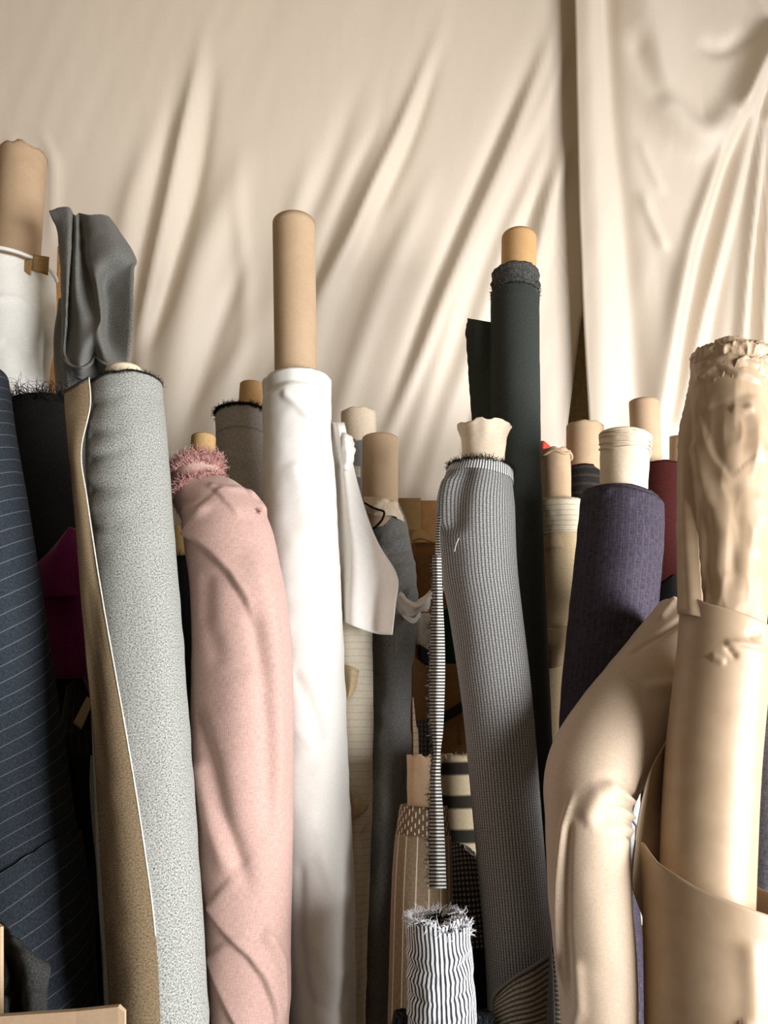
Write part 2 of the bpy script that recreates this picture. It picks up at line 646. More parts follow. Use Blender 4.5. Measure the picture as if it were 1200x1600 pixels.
M_felt = fabric('grey_felt', (84, 84, 80), (126, 125, 119), 520, 520, 1.6, 0.32, 0.66, rough=0.95, bump=0.0006, sheen=0.2)
M_charfelt = fabric('charcoal_felt', (36, 36, 36), (62, 62, 60), 600, 600, 1.6, 0.36, 0.64)
M_pink = fabric('pink_linen', (172, 139, 129), (193, 162, 151), 800, 800, 7, 0.32, 0.68, rough=0.9, bump=0.0006, sheen=0.1)
M_pinkthread = plain('pink_yarn', (208, 158, 150), 0.9)
M_greycloth = fabric('plain_grey_cloth', (152, 146, 139), (184, 178, 170), 500, 500, 4, rough=0.85,
                     stripes=[('v', 0.9, 0.006, (120, 114, 108), 0.5, 0.43)])
M_chambray = fabric('grey_chambray', (100, 99, 96), (134, 133, 130), 800, 800, 5, rough=0.85, bump=0.0005)
M_cream = fabric('cream_pinstripe', (222, 210, 186), (232, 222, 200), 500, 500, 4, rough=0.8,
                 stripes=[('v', 0.0125, 0.09, (182, 176, 160), 0.7, 0.0)])
M_check = fabric('grey_micro_check', (110, 110, 110), (196, 194, 190), 800, 800, 2, 0.3, 0.7, rough=0.9, bump=0.0006,
                 stripes=[('u', 0.0050, 0.40, (30, 30, 32), 0.75, 0), ('v', 0.0040, 0.34, (60, 60, 62), 0.28, 0)])
M_ladder = fabric('ladder_selvage', (168, 164, 156), (194, 190, 182), 500, 500, 2, stripes=[('v', 0.0048, 0.55, (26, 26, 28), 0.95, 0)])
M_char = fabric('charcoal_twill', (42, 46, 42), (58, 62, 57), 700, 700, 3, rough=0.85, bump=0.0003)
M_charcap = fabric('charcoal_selvage', (40, 40, 38), (92, 92, 88), 420, 420, 2, rough=0.95, bump=0.001)
M_canvas = fabric('beige_canvas', (184, 160, 124), (204, 182, 146), 500, 500, 3, rough=0.85)
M_canvaspale = fabric('pale_canvas', (206, 192, 168), (222, 210, 188), 500, 500, 3, stripes=[('v', 0.011, 0.16, (170, 150, 120), 0.7, 0.1)])
M_aubergine = fabric('aubergine_denim', (44, 39, 49), (78, 70, 82), 700, 700, 9, 0.36, 0.68, rough=0.8, bump=0.0006,
                     stripes=[('u', 0.0115, 0.10, (100, 92, 110), 0.28, 0.2)], wob=0.0015)
M_maroon = fabric('maroon_cloth', (56, 17, 14), (70, 24, 20), 500, 500, 4)
M_band = fabric('black_brown_band', (22, 24, 24), (36, 40, 40), 500, 500, 3, stripes=[('v', 0.021, 0.3, (70, 48, 34), 0.8, 0.15)])
M_jersey = fabric('ecru_jersey', (185, 163, 140), (196, 176, 154), 700, 700, 4, rough=0.62, spec=0.3, bump=0.0002, sheen=0.15)
M_denim = fabric('slate_denim', (124, 130, 148), (166, 171, 186), 450, 450, 5, 0.36, 0.64, stripes=[('v', 1.6, 0.004, (60, 60, 70), 0.9, 0.25)])
M_ticking = fabric('black_white_ticking', (224, 224, 228), (240, 240, 242), 500, 500, 2, rough=0.8,
                   stripes=[('u', 0.0060, 0.48, (26, 28, 34), 0.97, 0)], wob=0.0025)
M_taupe = fabric('taupe_stripe', (128, 110, 88), (150, 131, 107), 500, 500, 3, rough=0.85,
                 stripes=[('u', 0.0185, 0.10, (226, 212, 184), 0.9, 0.1)])


def dashes():
    b = NB('taupe_dashes')
    u, v = b.xy(b.uv)
    col_i = b.math('FLOOR', b.math('DIVIDE', u, 0.0065))
    su = b.stripe(u, 0.0065, 0.36)
    sv = b.stripe(b.math('ADD', v, b.math('MULTIPLY', col_i, 0.0063)), 0.0155, 0.5)
    f = b.math('MULTIPLY', su, sv)
    col = b.mix(f, lin((112, 92, 70)), lin((232, 222, 200)))
    b.bump(f, 0.001)
    return b.done(col, 0.9)


M_dash = dashes()
M_bars = fabric('cream_black_bars', (196, 178, 146), (212, 194, 162), 500, 500, 3,
                stripes=[('v', 0.055, 0.40, (30, 28, 27), 0.97, 0.03)])
M_gingham = fabric('small_gingham', (150, 134, 124), (176, 160, 148), 500, 500, 2,
                   stripes=[('u', 0.0068, 0.55, (34, 32, 36), 0.85, 0), ('v', 0.0068, 0.55, (34, 32, 36), 0.85, 0)])
M_ripple = fabric('ribbed_brown', (120, 112, 98), (160, 150, 134), 500, 500, 2, stripes=[('v', 0.0062, 0.45, (52, 46, 40), 0.85, 0)])
M_green = fabric('bottle_green', (10, 52, 34), (16, 66, 44), 400, 400, 2)
M_tape = plain('black_tape', (38, 38, 36), 0.5)
M_red = plain('red_tissue', (205, 70, 52), 0.7)
M_ochre = plain('ochre_board', (196, 140, 66), 0.7)
M_label = plain('paper_label', (216, 205, 182), 0.7)
M_knit = fabric('black_knit', (20, 22, 26), (70, 72, 78), 330, 330, 1.2, 0.42, 0.66, rough=0.95, bump=0.002)
M_paleblue = plain('pale_blue_cloth', (196, 205, 206), 0.8)

# ------------------------------------------------------------------ the room
fl = box('floor', -4, 4, -1.2, 2.45, -0.06, 0.0, M_floor, None)
fl['kind'] = 'structure'
wb = box('wall_back', -4, 4, 2.36, 2.46, 0.0, 3.0, M_wall, None)
wb['kind'] = 'structure'


# ------------------------------------------------------------------ curtains
def curtain(name, label, D, xl, xr, folds, wrinkles, seed, hem=None, flare=None):
    top, bot = -170.0, 1446.0
    ys = np.concatenate([np.arange(top, 700, 3.5), np.linspace(700, bot, 90)])
    lx, rx = xl(ys), xr(ys)
    n_in = 300
    t = np.linspace(0, 1, n_in)
    X = lx[:, None] * (1 - t) + rx[:, None] * t
    Y = np.repeat(ys[:, None], n_in, 1)
    Dz = np.zeros(X.shape)
    for f in folds:
        poly, w0, w1, amp = f[:4]
        d, side, par = polydist(X, Y, catmull(poly, 6))
        w = w0 + (w1 - w0) * par
        tp = smooth(par / 0.3) * smooth((1 - par) / 0.25) if len(f) < 5 else np.ones(X.shape)
        if len(f) == 5 and f[4] == 'end':
            tp = smooth(par / 0.3)
        Dz -= amp * tp * np.exp(-(d / w) ** 2)
    Dz += 0.008 * noise3(X / 300, Y / 500, X * 0, seed) + 0.002 * noise3((X + Y * 0.45) / 60, Y / 500, X * 0, seed + 1)
    Dz += 0.0008 * noise3((X + Y * 0.4) / 24, Y / 150, X * 0, seed + 2) + 0.0003 * noise3(X / 7, Y / 45, X * 0, seed + 3)
    for poly, w, amp, lo, hi in wrinkles:
        d, side, par = polydist(X, Y, catmull(poly, 6))
        Dz -= amp * np.exp(-(d / w) ** 2) * np.sin((X + 0.45 * Y) / lo * 2 * math.pi)
    if flare is not None:
        Dz += flare(X, Y)
    G = np.stack([(X - 600) / F * D, D + Dz, H - (Y - 800) / F * D], -1)
    V, fs, uv = thick_sheet(G, 0.0012)
    o = mesh_obj(name, V, fs, M_muslin, None, uv)
    o['label'] = label
    o['category'] = 'curtain'
    o['group'] = 'muslin curtains'
    return o


L_folds = [
    ([(320, 10), (306, 110), (280, 240), (248, 390), (215, 560)], 9, 13, 0.026),
    ([(286, 70), (262, 190), (226, 360), (212, 440)], 9, 14, -0.014),
    ([(340, 40), (312, 250), (262, 450), (205, 580)], 11, 15, -0.022),
    ([(250, 150), (222, 250), (196, 350), (170, 560)], 14, 18, 0.014),
    ([(392, 200), (345, 330), (300, 450), (255, 640)], 26, 26, 0.028),
    ([(400, 360), (345, 500), (298, 640)], 12, 13, -0.016),
    ([(490, 215), (465, 330), (425, 460), (345, 640)], 15, 18, 0.022),
    ([(575, 90), (510, 270), (462, 370), (400, 520)], 15, 16, -0.017),
    ([(618, 180), (575, 310), (530, 430), (480, 560)], 15, 16, 0.018),
    ([(606, 90), (592, 190), (545, 290), (495, 430)], 8, 13, -0.012),
    ([(708, -20), (665, 110), (606, 250), (550, 370), (480, 500)], 11, 13, 0.026),
    ([(690, 60), (640, 220), (570, 370)], 9, 12, -0.014),
    ([(690, 230), (650, 330), (598, 445), (545, 600)], 15, 15, 0.018),
    ([(890, -20), (850, 90), (800, 215), (740, 350), (692, 465), (655, 560), (600, 690)], 12, 11, 0.028),
    ([(858, 20), (790, 190), (722, 350), (660, 500)], 13, 12, -0.017),
    ([(905, 0), (862, 130), (806, 250), (770, 330), (715, 470)], 11, 14, 0.018),
    ([(893, 130), (836, 280), (790, 380), (730, 560), (700, 640)], 13, 14, 0.016),
    ([(900, 190), (862, 300), (838, 400), (790, 560), (750, 700)], 11, 16, 0.026, 'end'),
    ([(893, 130), (850, 260), (815, 370), (780, 480)], 9, 11, -0.014),
    ([(60, 190), (70, 220), (85, 270), (80, 400)], 8, 10, 0.008),
    ([(20, 200), (16, 240), (14, 330)], 8, 10, 0.006),
    ([(380, 200), (372, 300), (380, 520), (300, 660)], 10, 14, 0.010),
]
for k, f in enumerate(L_folds):          # long folds run on down behind the rolls
    (xa, ya), (xb, yb) = f[0][-2:]
    if yb >= 430 and len(f) == 4:
        L_folds[k] = (f[0] + [(xb + (xb - xa) * (790 - yb) / (yb - ya) * 0.8, 790)], f[1], f[2] * 1.25, f[3] * 0.9, 'end')
L_wr = [([(880, 390), (868, 480), (845, 600)], 26, 0.0016, 13, 0)]
curtain('muslin_curtain', 'wide cream muslin curtain on the left, creased in long slanting folds', 2.20,
        lambda y: np.full(y.shape, -1050.0),
        lambda y: np.interp(y, [-170, 485, 500, 665, 1446], [912, 912, 908, 887, 830]),
        L_folds, L_wr, 11, flare=lambda X, Y: 0.022 * smooth((X - 868) / 40) * smooth((480 - Y) / 400))
R_folds = [
    ([(918, -60), (922, 200), (935, 420), (940, 700)], 22, 24, 0.018, 'x'),
    ([(945, -40), (960, 190), (978, 360), (995, 620)], 14, 20, -0.022, 'x'),
    ([(1000, -60), (1025, 120), (1050, 185), (1100, 215), (1150, 170), (1205, 60)], 40, 20, 0.040, 'x'),
    ([(985, 40), (1015, 130), (1045, 178)], 16, 18, -0.020),
    ([(1085, 60), (1130, 75), (1190, 45)], 16, 12, -0.016),
    ([(1206, 50), (1160, 160), (1112, 285), (1066, 430), (1035, 640)], 9, 16, 0.030, 'x'),
    ([(1040, 330), (1060, 430), (1035, 560), (1010, 700)], 26, 26, 0.020),
    ([(1000, 290), (1012, 330), (1034, 385), (1045, 400)], 8, 8, 0.012),
    ([(995, 210), (1015, 260), (1040, 310)], 8, 8, 0.007),
    ([(1150, 190), (1118, 320), (1082, 460), (1050, 640)], 14, 20, -0.030, 'x'),
    ([(1204, 70), (1168, 230), (1130, 380), (1095, 500), (1060, 650)], 8, 13, 0.026, 'x'),
    ([(1190, 150), (1155, 300), (1125, 440), (1100, 600)], 8, 14, -0.020, 'x'),
    ([(1204, 90), (1182, 280), (1163, 440), (1150, 600)], 7, 10, 0.030, 'x'),
    ([(1195, 200), (1183, 380), (1172, 560)], 8, 11, -0.018, 'x'),
    ([(1205, 120), (1196, 300), (1186, 560)], 6, 9, 0.026, 'x'),
    ([(1230, 100), (1260, 320), (1280, 620)], 16, 22, 0.03, 'x'),
    ([(1250, 60), (1330, 320), (1390, 620)], 16, 26, 0.03, 'x'),
    ([(1150, -60), (1185, 0), (1210, 60)], 14, 10, 0.012),
]
curtain('muslin_curtain', 'narrower cream muslin curtain on the right, gathered into a swag', 2.145,
        lambda y: np.interp(y, [-170, 0, 200, 330, 500, 665, 1446], [895, 897, 901, 904, 911, 919, 948]),
        lambda y: np.full(y.shape, 2150.0), R_folds, [], 23)

# ------------------------------------------------------------------ rolls of cloth
def roll(label, ax, group='rolls of cloth leaning against the curtains', name='fabric_roll', cat='roll of fabric'):
    return thing(name, label, cat, ax.foot, group)


# --- back row, against the curtain
ax = Axis([(20, 420, 1.70, 62), (25, 520, 1.70, 58), (18, 640, 1.70, 50), (-10, 1300, 1.70, 50)])
t = roll('white satin roll at the left edge, with a tall ragged cardboard core', ax)
cloth('fabric', ax, 430, M_satin, t, noises=[(0.003, 1.5, 9, 4), (0.0012, 1.5, 34, 5)], core=0.03,
      feats=[('ridge', [(-20, 498), (30, 500), (66, 512)], 6, 0.003), ('ridge', [(0, 560), (50, 575), (70, 570)], 9, -0.003), ('ridge', [(40, 540), (60, 600), (55, 640)], 10, 0.003)],
      topfn=lambda T: 0.028 * np.sin(T))
tube('core_tube', (36, 244, 1.70), (20, 480, 1.70), 35, M_tube, t, wall=0.006, ragged=0.006, tilt=0.006, crumple=0.002)
th = np.radians(np.linspace(-100, 112, 40))
q = ax.s_at(424) + 0.028 * np.sin(th)
strand('edge_cord', ax.pt(th, q, ax.i(ax.r, q) + 0.002), 0.0048, M_satin, t, n=8, sub=2)
rim_fringe('frayed_edge', ax, 424, M_selvage, t, 60, 0.018, th=(40, 110), up=-0.2, topfn=lambda T: 0.028 * np.sin(T), rad=0.0003)
for pts in ([(52, 398, 1.63), (77, 402, 1.64)], [(36, 408, 1.625), (50, 404, 1.625)]):
    (x0, y0, r0), (x1, y1, r1) = pts
    sheet('board_tab', [[(x0, y0, r0), (x1, y1, r1)], [(x0 - 2, 422, r0), (x1 - 2, 430, r1)]], M_tube_dull, t, sub=3, thick=0.003)

t = thing('board_strip', 'tall brown board strip between white satin and grey felt', 'board', P(30, 1420, 11.93) * [1, 1, 0])
sheet('board', [[(90, 385, 12.02), (106, 385, 12.03)], [(86, 470, 12.01), (106, 470, 12.02)], [(66, 620, 11.98), (104, 620, 11.98)], [(60, 1460, 11.93), (98, 1460, 11.93)]],
      M_board_strip, t, sub=6, thick=0.004)

# grey felt roll whose loose end is thrown over the top
ax = Axis([(112, 470, 1.64, 20), (112, 600, 1.69, 24), (165, 1000, 1.66, 26), (190, 1400, 1.70, 26)])
t = roll('dark grey felt roll, loose end draped and crumpled over its top', ax)
cloth('fabric', ax, 470, M_felt, t, noises=[(0.002, 1.5, 14, 8)], core=0.008)
B = 1.55
def fr(rows):
    return [[(x, y, B + dz * 0.0115) for x, y, dz in r] for r in rows]
sheet('loose_end', fr([
    [(77, 330, 0), (92, 325, -.5), (108, 324, -1), (114, 334, 1.5), (120, 337, 0), (124, 333, 2), (140, 336, -.5), (160, 336, -.5), (170, 338, 0)],
    [(90, 362, 1), (100, 358, -.8), (110, 360, -1), (114, 366, 2.5), (120, 368, -.8), (127, 366, 3), (142, 362, -1.5), (168, 358, -2), (190, 366, 0)],
    [(94, 405, 1), (101, 405, -1), (109, 405, -1), (110.5, 410, 3), (119, 410, -1.6), (132, 410, 3.2), (143, 404, -1.6), (178, 398, -2.8), (213, 405, 0)],
    [(96, 455, 1), (102, 455, -1), (106, 455, -1), (107, 458, 3), (120, 455, -2), (142, 452, 2), (152, 446, -3.4), (163, 440, 1.0), (209, 424, -1)],
    [(97, 508, 1), (101, 508, -1), (104, 508, -1), (105, 508, 2.6), (126, 504, -2.6), (150, 498, -2.0), (159, 494, -4), (167, 480, 2.0), (208, 480, -1)],
    [(97, 548, 1), (99, 548, -.6), (101, 548, -.8), (102, 548, 1), (124, 540, -3), (144, 526, -3.8), (156, 520, -4.2), (168, 530, 1.2), (204, 540, -1.5)],
    [(98, 558, 1), (100, 560, 0), (106, 566, -1), (114, 570, -1.5), (128, 572, -3.2), (148, 560, 0), (164, 568, -3), (182, 577, -3.6), (196, 588, -2)],
    [(98, 575, 2), (103, 580, 1), (110, 586, 1), (118, 590, 1), (132, 592, 1), (150, 584, 3), (165, 588, 2), (178, 596, 1), (188, 597, 0)],
    [(100, 600, 3), (106, 605, 3), (112, 606, 3), (120, 606, 3), (134, 606, 3), (150, 604, 4), (160, 604, 4), (170, 604, 4), (176, 604, 4)],
]), M_felt, t, sub=8, thick=0.003, wob=0.0012, wobf=45)

strand('hem', [(98, 556, 1.56), (104, 566, 1.535), (116, 573, 1.525), (130, 575, 1.51), (142, 568, 1.53), (150, 558, 1.54), (160, 567, 1.515), (176, 575, 1.505), (190, 584, 1.515), (196, 590, 1.53)], 0.0035, M_felt, t, sub=10)
strand('hem', [(112, 580, 1.56), (126, 590, 1.55), (146, 596, 1.55), (168, 592, 1.54), (186, 600, 1.54)], 0.004, M_felt, t, sub=10)

# grey roll behind pink and white
ax = Axis([(375, 640, 1.62, 38), (378, 800, 1.62, 38), (392, 1200, 1.62, 42)])
t = roll('plain grey roll with black frayed top between pink and white rolls', ax)
cloth('fabric', ax, 646, M_greycloth, t, noises=[(0.0012, 1.5, 16, 3)], feats=[('ridge', [(345, 720), (380, 735), (405, 730)], 8, 0.0015)], core=0.024)
tube('core_tube', (394, 602, 1.62), (386, 720, 1.62), 19, M_tube_gold, t)
rim_fringe('frayed_edge', ax, 646, M_blackthread, t, 230, 0.011, curl=1.2, seed=3, rad=0.0008, up=0.5)
strand('rim_cord', ax.pt(np.radians(np.linspace(-105, 105, 50)), np.full(50, ax.s_at(646)), np.full(50, ax.i(ax.r, ax.s_at(646)) + 0.001)), 0.0028, M_blackthread, t, sub=1)

# dark roll between tweed and pink
ax = Axis([(290, 872, 1.52, 20), (292, 1000, 1.52, 24), (300, 1300, 1.52, 26)])
t = roll('narrow black roll in the gap between tweed and pink rolls', ax)
cloth('fabric', ax, 872, M_black, t, core=0.01)
tube('core_tube', (281, 824, 1.52), (288, 920, 1.52), 15, M_tube_dull, t)
rim_fringe('frayed_edge', ax, 876, M_blackthread, t, 90, 0.016, seed=6, up=0.2)

# small pale tube with dark cloth
ax = Axis([(561, 694, 1.74, 28), (562, 800, 1.74, 30), (566, 1200, 1.74, 30)])
t = roll('dark grey roll with short pale core behind the square tube', ax)
cloth('fabric', ax, 694, M_chambray, t, core=0.03, noises=[(0.001, 1, 20, 2)], feats=())
tube('core_tube', (560, 646, 1.74), (562, 760, 1.74), 27.5, M_tube_pale, t, ragged=0.003)
sheet('paper_tag', [[(551, 727, 1.665), (563, 729, 1.665)], [(551, 744, 1.668), (563, 746, 1.668)]], M_label, t, sub=4)

# black roll, the tallest of the middle
ax = Axis([(805, 428, 1.62, 37), (806, 700, 1.60, 38.5), (815, 1000, 1.58, 40), (826, 1300, 1.56, 42)])
t = roll('tall charcoal roll with golden core rising above the middle row', ax)
cloth('fabric', ax, 462, M_char, t, noises=[(0.001, 1.5, 6, 3), (0.0004, 2, 40, 5)], core=0.03, seam=(140, 0.002),
      feats=[('ridge', [(770, 480), (840, 478)], 4, 0.001)])
cloth('selvage_band', ax, 430, M_charcap, t, radd=-0.0012, bottom=480, core=0.03, noises=[(0.0016, 5, 60, 9), (0.001, 3, 140, 2)], feats=[('line', [(-90, 447, 0), (0, 446, 0), (90, 447, 0)], 3, 0.003), ('line', [(-90, 434, 0), (90, 434, 0)], 3, 0.002)], rim=0.002)
rim_fringe('frayed_edge', ax, 455, M_charcap, t, 260, 0.007, spread=0.03, curl=1.2, seed=9, up=0.1, out=1.0)
tube('core_tube', (811, 372, 1.635), (808, 560, 1.61), 27, M_tube_gold, t, n=64)
sheet('loose_end', [
    [(731, 497, 1.66), (745, 500, 1.63), (772, 504, 1.62)], [(728, 524, 1.66), (745, 530, 1.63), (772, 530, 1.62)],
    [(732, 590, 1.65), (748, 590, 1.63), (772, 590, 1.61)], [(736, 640, 1.64), (752, 640, 1.62), (772, 640, 1.60)],
    [(742, 720, 1.63), (756, 720, 1.61), (774, 720, 1.59)], [(750, 850, 1.60), (762, 850, 1.59), (778, 850, 1.57)]], M_char, t, sub=8, wob=0.002, edge=0.0012)

# kraft core with beige canvas
ax = Axis([(870, 782, 1.66, 34), (874, 880, 1.68, 34), (880, 1200, 1.72, 36)])
t = roll('beige canvas roll with banded pale top beside the charcoal roll', ax)
cloth('fabric', ax, 828, M_canvas, t, core=0.02, noises=[(0.001, 1, 8, 3)])
cloth('folded_top', ax, 782, M_canvaspale, t, bottom=836, radd=0.003, core=0.025, noises=[(0.0012, 3, 60, 3)])
tube('core_tube', (867, 706, 1.66), (869, 860, 1.66), 24, M_tube, t, ragged=0.004, crumple=0.0015)
th = np.radians(np.linspace(-120, 120, 40))
axu = Axis([(867, 712, 1.66, 25), (868, 760, 1.66, 25)], foot=False)
strand('torn_rim', axu.pt(th, 0.004 + 0.003 * np.sin(th * 5), np.full(40, axu.r[0] + 0.001)), 0.003, M_tube, t, sub=1)
sheet('loose_fold', [[(846, 978, 1.645), (866, 982, 1.625), (888, 977, 1.635)], [(847, 1000, 1.655), (862, 1010, 1.610), (886, 1000, 1.625)], [(849, 1030, 1.655), (860, 1044, 1.615), (880, 1038, 1.640)]], M_canvas, t, sub=8, wob=0.003)
t2 = thing('tissue_scrap', 'scrap of red tissue poking up beside the charcoal roll', 'scrap', P(850, 706, 1.80))
sheet('tissue', [[(842, 692, 1.79), (850, 690, 1.77), (857, 698, 1.79)], [(841, 702, 1.77), (850, 700, 1.75), (860, 708, 1.78)], [(841, 730, 1.78), (852, 730, 1.77), (860, 732, 1.78)]], M_red, t2, sub=6, wob=0.004)

ax = Axis([(913, 734, 1.80, 29), (914, 800, 1.80, 30), (918, 1200, 1.80, 30)])
t = roll('black and brown banded roll with a wide kraft core at the back', ax)
cloth('fabric', ax, 734, M_band, t, core=0.03, noises=[(0.0012, 2, 50, 3)])
tube('core_tube', (914, 667, 1.80), (914, 800, 1.80), 28.5, M_tube, t, ragged=0.002)

ax = Axis([(1034, 733, 1.74, 40), (1036, 850, 1.74, 40), (1040, 1200, 1.74, 42)])
t = roll('dark maroon roll with a tall kraft core, behind the aubergine roll', ax)
cloth('fabric', ax, 733, M_maroon, t, core=0.03, noises=[(0.0008, 1, 8, 3)])
tube('core_tube', (1006, 628, 1.73), (1014, 800, 1.75), 22.5, M_tube, t)
t = thing('cardboard_tube', 'short cardboard tube standing beside the kraft paper roll', 'cardboard tube', P(1068, 1440, 11.98) * [1, 1, 0])
tube('tube', (1066, 682, 12.02), (1066, 1400, 11.97), 19, M_tube, t)
t = thing('ochre_board', 'sliver of ochre board above the maroon roll', 'board', P(1038, 1440, 12.06) * [1, 1, 0])
sheet('board', [[(1026, 718, 12.06), (1052, 718, 12.06)], [(1026, 1440, 12.06), (1052, 1440, 12.06)]], M_ochre, t, sub=3, thick=0.005)
ax = Axis([(1048, 905, 1.50, 34), (1052, 1000, 1.50, 36), (1060, 1300, 1.50, 36)])
t = roll('black roll in shadow between aubergine and kraft paper', ax)
cloth('fabric', ax, 880, M_black, t, core=0.004, noises=[(0.004, 1.5, 12, 3)], topfn=lambda T: -0.03 * np.sin(T) - 0.01)

# --- cartons and small things seen through the middle gap
t = thing('carton', 'plain brown carton with a flat lid seen behind the grey chambray roll', 'cardboard box', P(668, 1430, 12.0) * [1, 1, 0])
x0, x1 = P(618, 800, 11.96)[0], P(657, 800, 11.96)[0]
x2 = P(735, 800, 11.96)[0]
ztop = P(640, 782, 11.96)[2]
box('body', x0, x2, 11.96 - 10, 2.09, 0, ztop, M_carton, t)
box('lid_flap', x0 - 0.002, x1, 1.945, 1.958, ztop - 0.075, ztop + 0.006, M_tube_dull, t)

t = thing('kraft_tube', 'fat kraft tube with its flap pressed in, behind hanging ladder selvage', 'cardboard tube', P(664, 1400, 11.83) * [1, 1, 0])
tube('tube', (664, 848, 11.85), (664, 1560, 11.85), 26, M_carton, t)
sheet('end_flap', [[(645, 832, 11.85), (658, 828, 11.84), (674, 838, 11.85)], [(645, 846, 11.81), (658, 842, 11.80), (676, 848, 11.81)]], M_tube_dull, t, sub=6, thick=0.003)

t = thing('printed_carton', 'brown carton with black printed bars and a cream label in the middle gap', 'cardboard box', P(700, 1500, 11.66) * [1, 1, 0])
xa, xb = P(645, 1000, 11.60)[0], P(752, 1000, 11.60)[0]
zc = P(700, 1038, 11.60)[2]
box('front_panel', xa, xb, 1.60, 1.604, 0, zc, M_carton, t)
box('back_panel', xa, xb, 1.766, 1.77, 0, zc, M_carton, t)
box('side_panel', xa, xa + 0.004, 1.604, 1.766, 0, zc, M_carton, t)
box('side_panel', xb - 0.004, xb, 1.604, 1.766, 0, zc, M_carton, t)
box('upright_flap', xa, P(690, 1000, 11.60)[0], 1.60, 1.604, zc, P(700, 955, 11.60)[2], M_carton, t)
sheet('label_sheet', [[(650, 958, 11.594), (690, 958, 11.594)], [(650, 1006, 11.594), (690, 1030, 11.594)]], M_label, t, sub=3)
sheet('printed_bar', [[(654, 1006, 11.592), (692, 1030, 11.592)], [(654, 1030, 11.592), (692, 1058, 11.592)]], M_tape, t, sub=3)
sheet('printed_bar', [[(692, 1114, 11.592), (730, 1090, 11.592)], [(692, 1130, 11.592), (730, 1108, 11.592)]], M_tape, t, sub=3)
sheet('printed_bar', [[(724, 1085, 11.590), (729, 1083, 11.590)], [(730, 1170, 11.590), (735, 1170, 11.590)]], M_tape, t, sub=3)
t = thing('green_cloth', 'folded bottle green cloth standing inside the printed carton', 'folded cloth', P(712, 1500, 11.68) * [1, 1, 0])
sheet('cloth', [[(692, 966, 11.66), (712, 962, 11.65), (735, 970, 11.66)], [(692, 1000, 11.66), (712, 1000, 11.64), (735, 1000, 11.66)], [(692, 1500, 11.66), (712, 1500, 11.64), (735, 1500, 11.66)]], M_green, t, sub=8, thick=0.03)
t = thing('brown_wrap', 'brown folded wrapping paper above the green cloth', 'paper', P(700, 1500, 11.73) * [1, 1, 0])
sheet('paper', [[(688, 922, 11.74), (702, 915, 11.73), (718, 930, 11.74)], [(688, 960, 11.74), (702, 958, 11.72), (722, 960, 11.74)], [(688, 1500, 11.74), (702, 1500, 11.72), (724, 1500, 11.74)]], M_carton, t, sub=8, thick=0.004, wob=0.004)

ax = Axis([(667, 1125, 1.46, 17), (667, 1250, 1.46, 18)])
t = roll('dark dotted cloth just behind the short kraft core', ax)
cloth('fabric', ax, 1124, fabric('dark_dots', (30, 28, 28), (40, 38, 36), 500, 500, 2, stripes=[('u', 0.007, 0.3, (110, 96, 80), 0.5, 0), ('v', 0.008, 0.3, (24, 22, 22), 0.9, 0)]), t, core=0.006)
t = thing('paper_strip', 'pointed cream paper strip beside the chambray roll', 'paper', P(648, 1560, 1.42) * [1, 1, 0])
sheet('paper', [[(644.5, 1090, 1.42), (646, 1090, 1.42)], [(645, 1130, 1.42), (650, 1130, 1.42)], [(646, 1200, 1.42), (655, 1200, 1.42)], [(646, 1700, 1.45), (655, 1700, 1.45)]], M_canvaspale, t, sub=6)

ax = Axis([(716, 1176, 1.52, 38), (722, 1300, 1.52, 40), (728, 1500, 1.52, 42)])
t = roll('cream roll with broad black bars behind the micro check roll', ax)
cloth('fabric', ax, 1178, M_bars, t, core=0.02, noises=[(0.0008, 2, 20, 3)])
rim_fringe('frayed_edge', ax, 1180, M_canvaspale, t, 120, 0.006, up=0.6)

ax = Axis([(722, 1318, 1.44, 26), (730, 1400, 1.42, 32), (738, 1500, 1.42, 34)])
t = roll('small dark gingham roll tucked beside the taupe striped roll', ax)
cloth('fabric', ax, 1318, M_gingham, t, core=0.006, noises=[(0.002, 1.5, 12, 3)], topfn=lambda T: 0.03 * np.sin(T + 0.4), bottom=1474)
cloth('lower_wrap', ax, 1474, M_inky, t, core=0.006, radd=0.001, cap=False)

# --- left side
ax = Axis([(62, 638, 1.550, 55), (85, 900, 1.550, 58), (105, 1200, 1.560, 58), (118, 1500, 1.570, 58)])
t = roll('black roll with a loopy frayed top at the left', ax)
cloth('fabric', ax, 632, M_black, t, core=0.01, noises=[(0.002, 1.5, 8, 3), (0.001, 1, 50, 6)],
      feats=[('ridge', [(20, 672), (60, 680), (100, 670)], 6, 0.003), ('ridge', [(30, 700), (70, 690), (105, 698)], 5, 0.003)])
rim_fringe('frayed_edge', ax, 634, M_blackthread, t, 320, 0.042, spread=0.03, curl=1.9, seed=12, up=0.5, rad=0.0008)

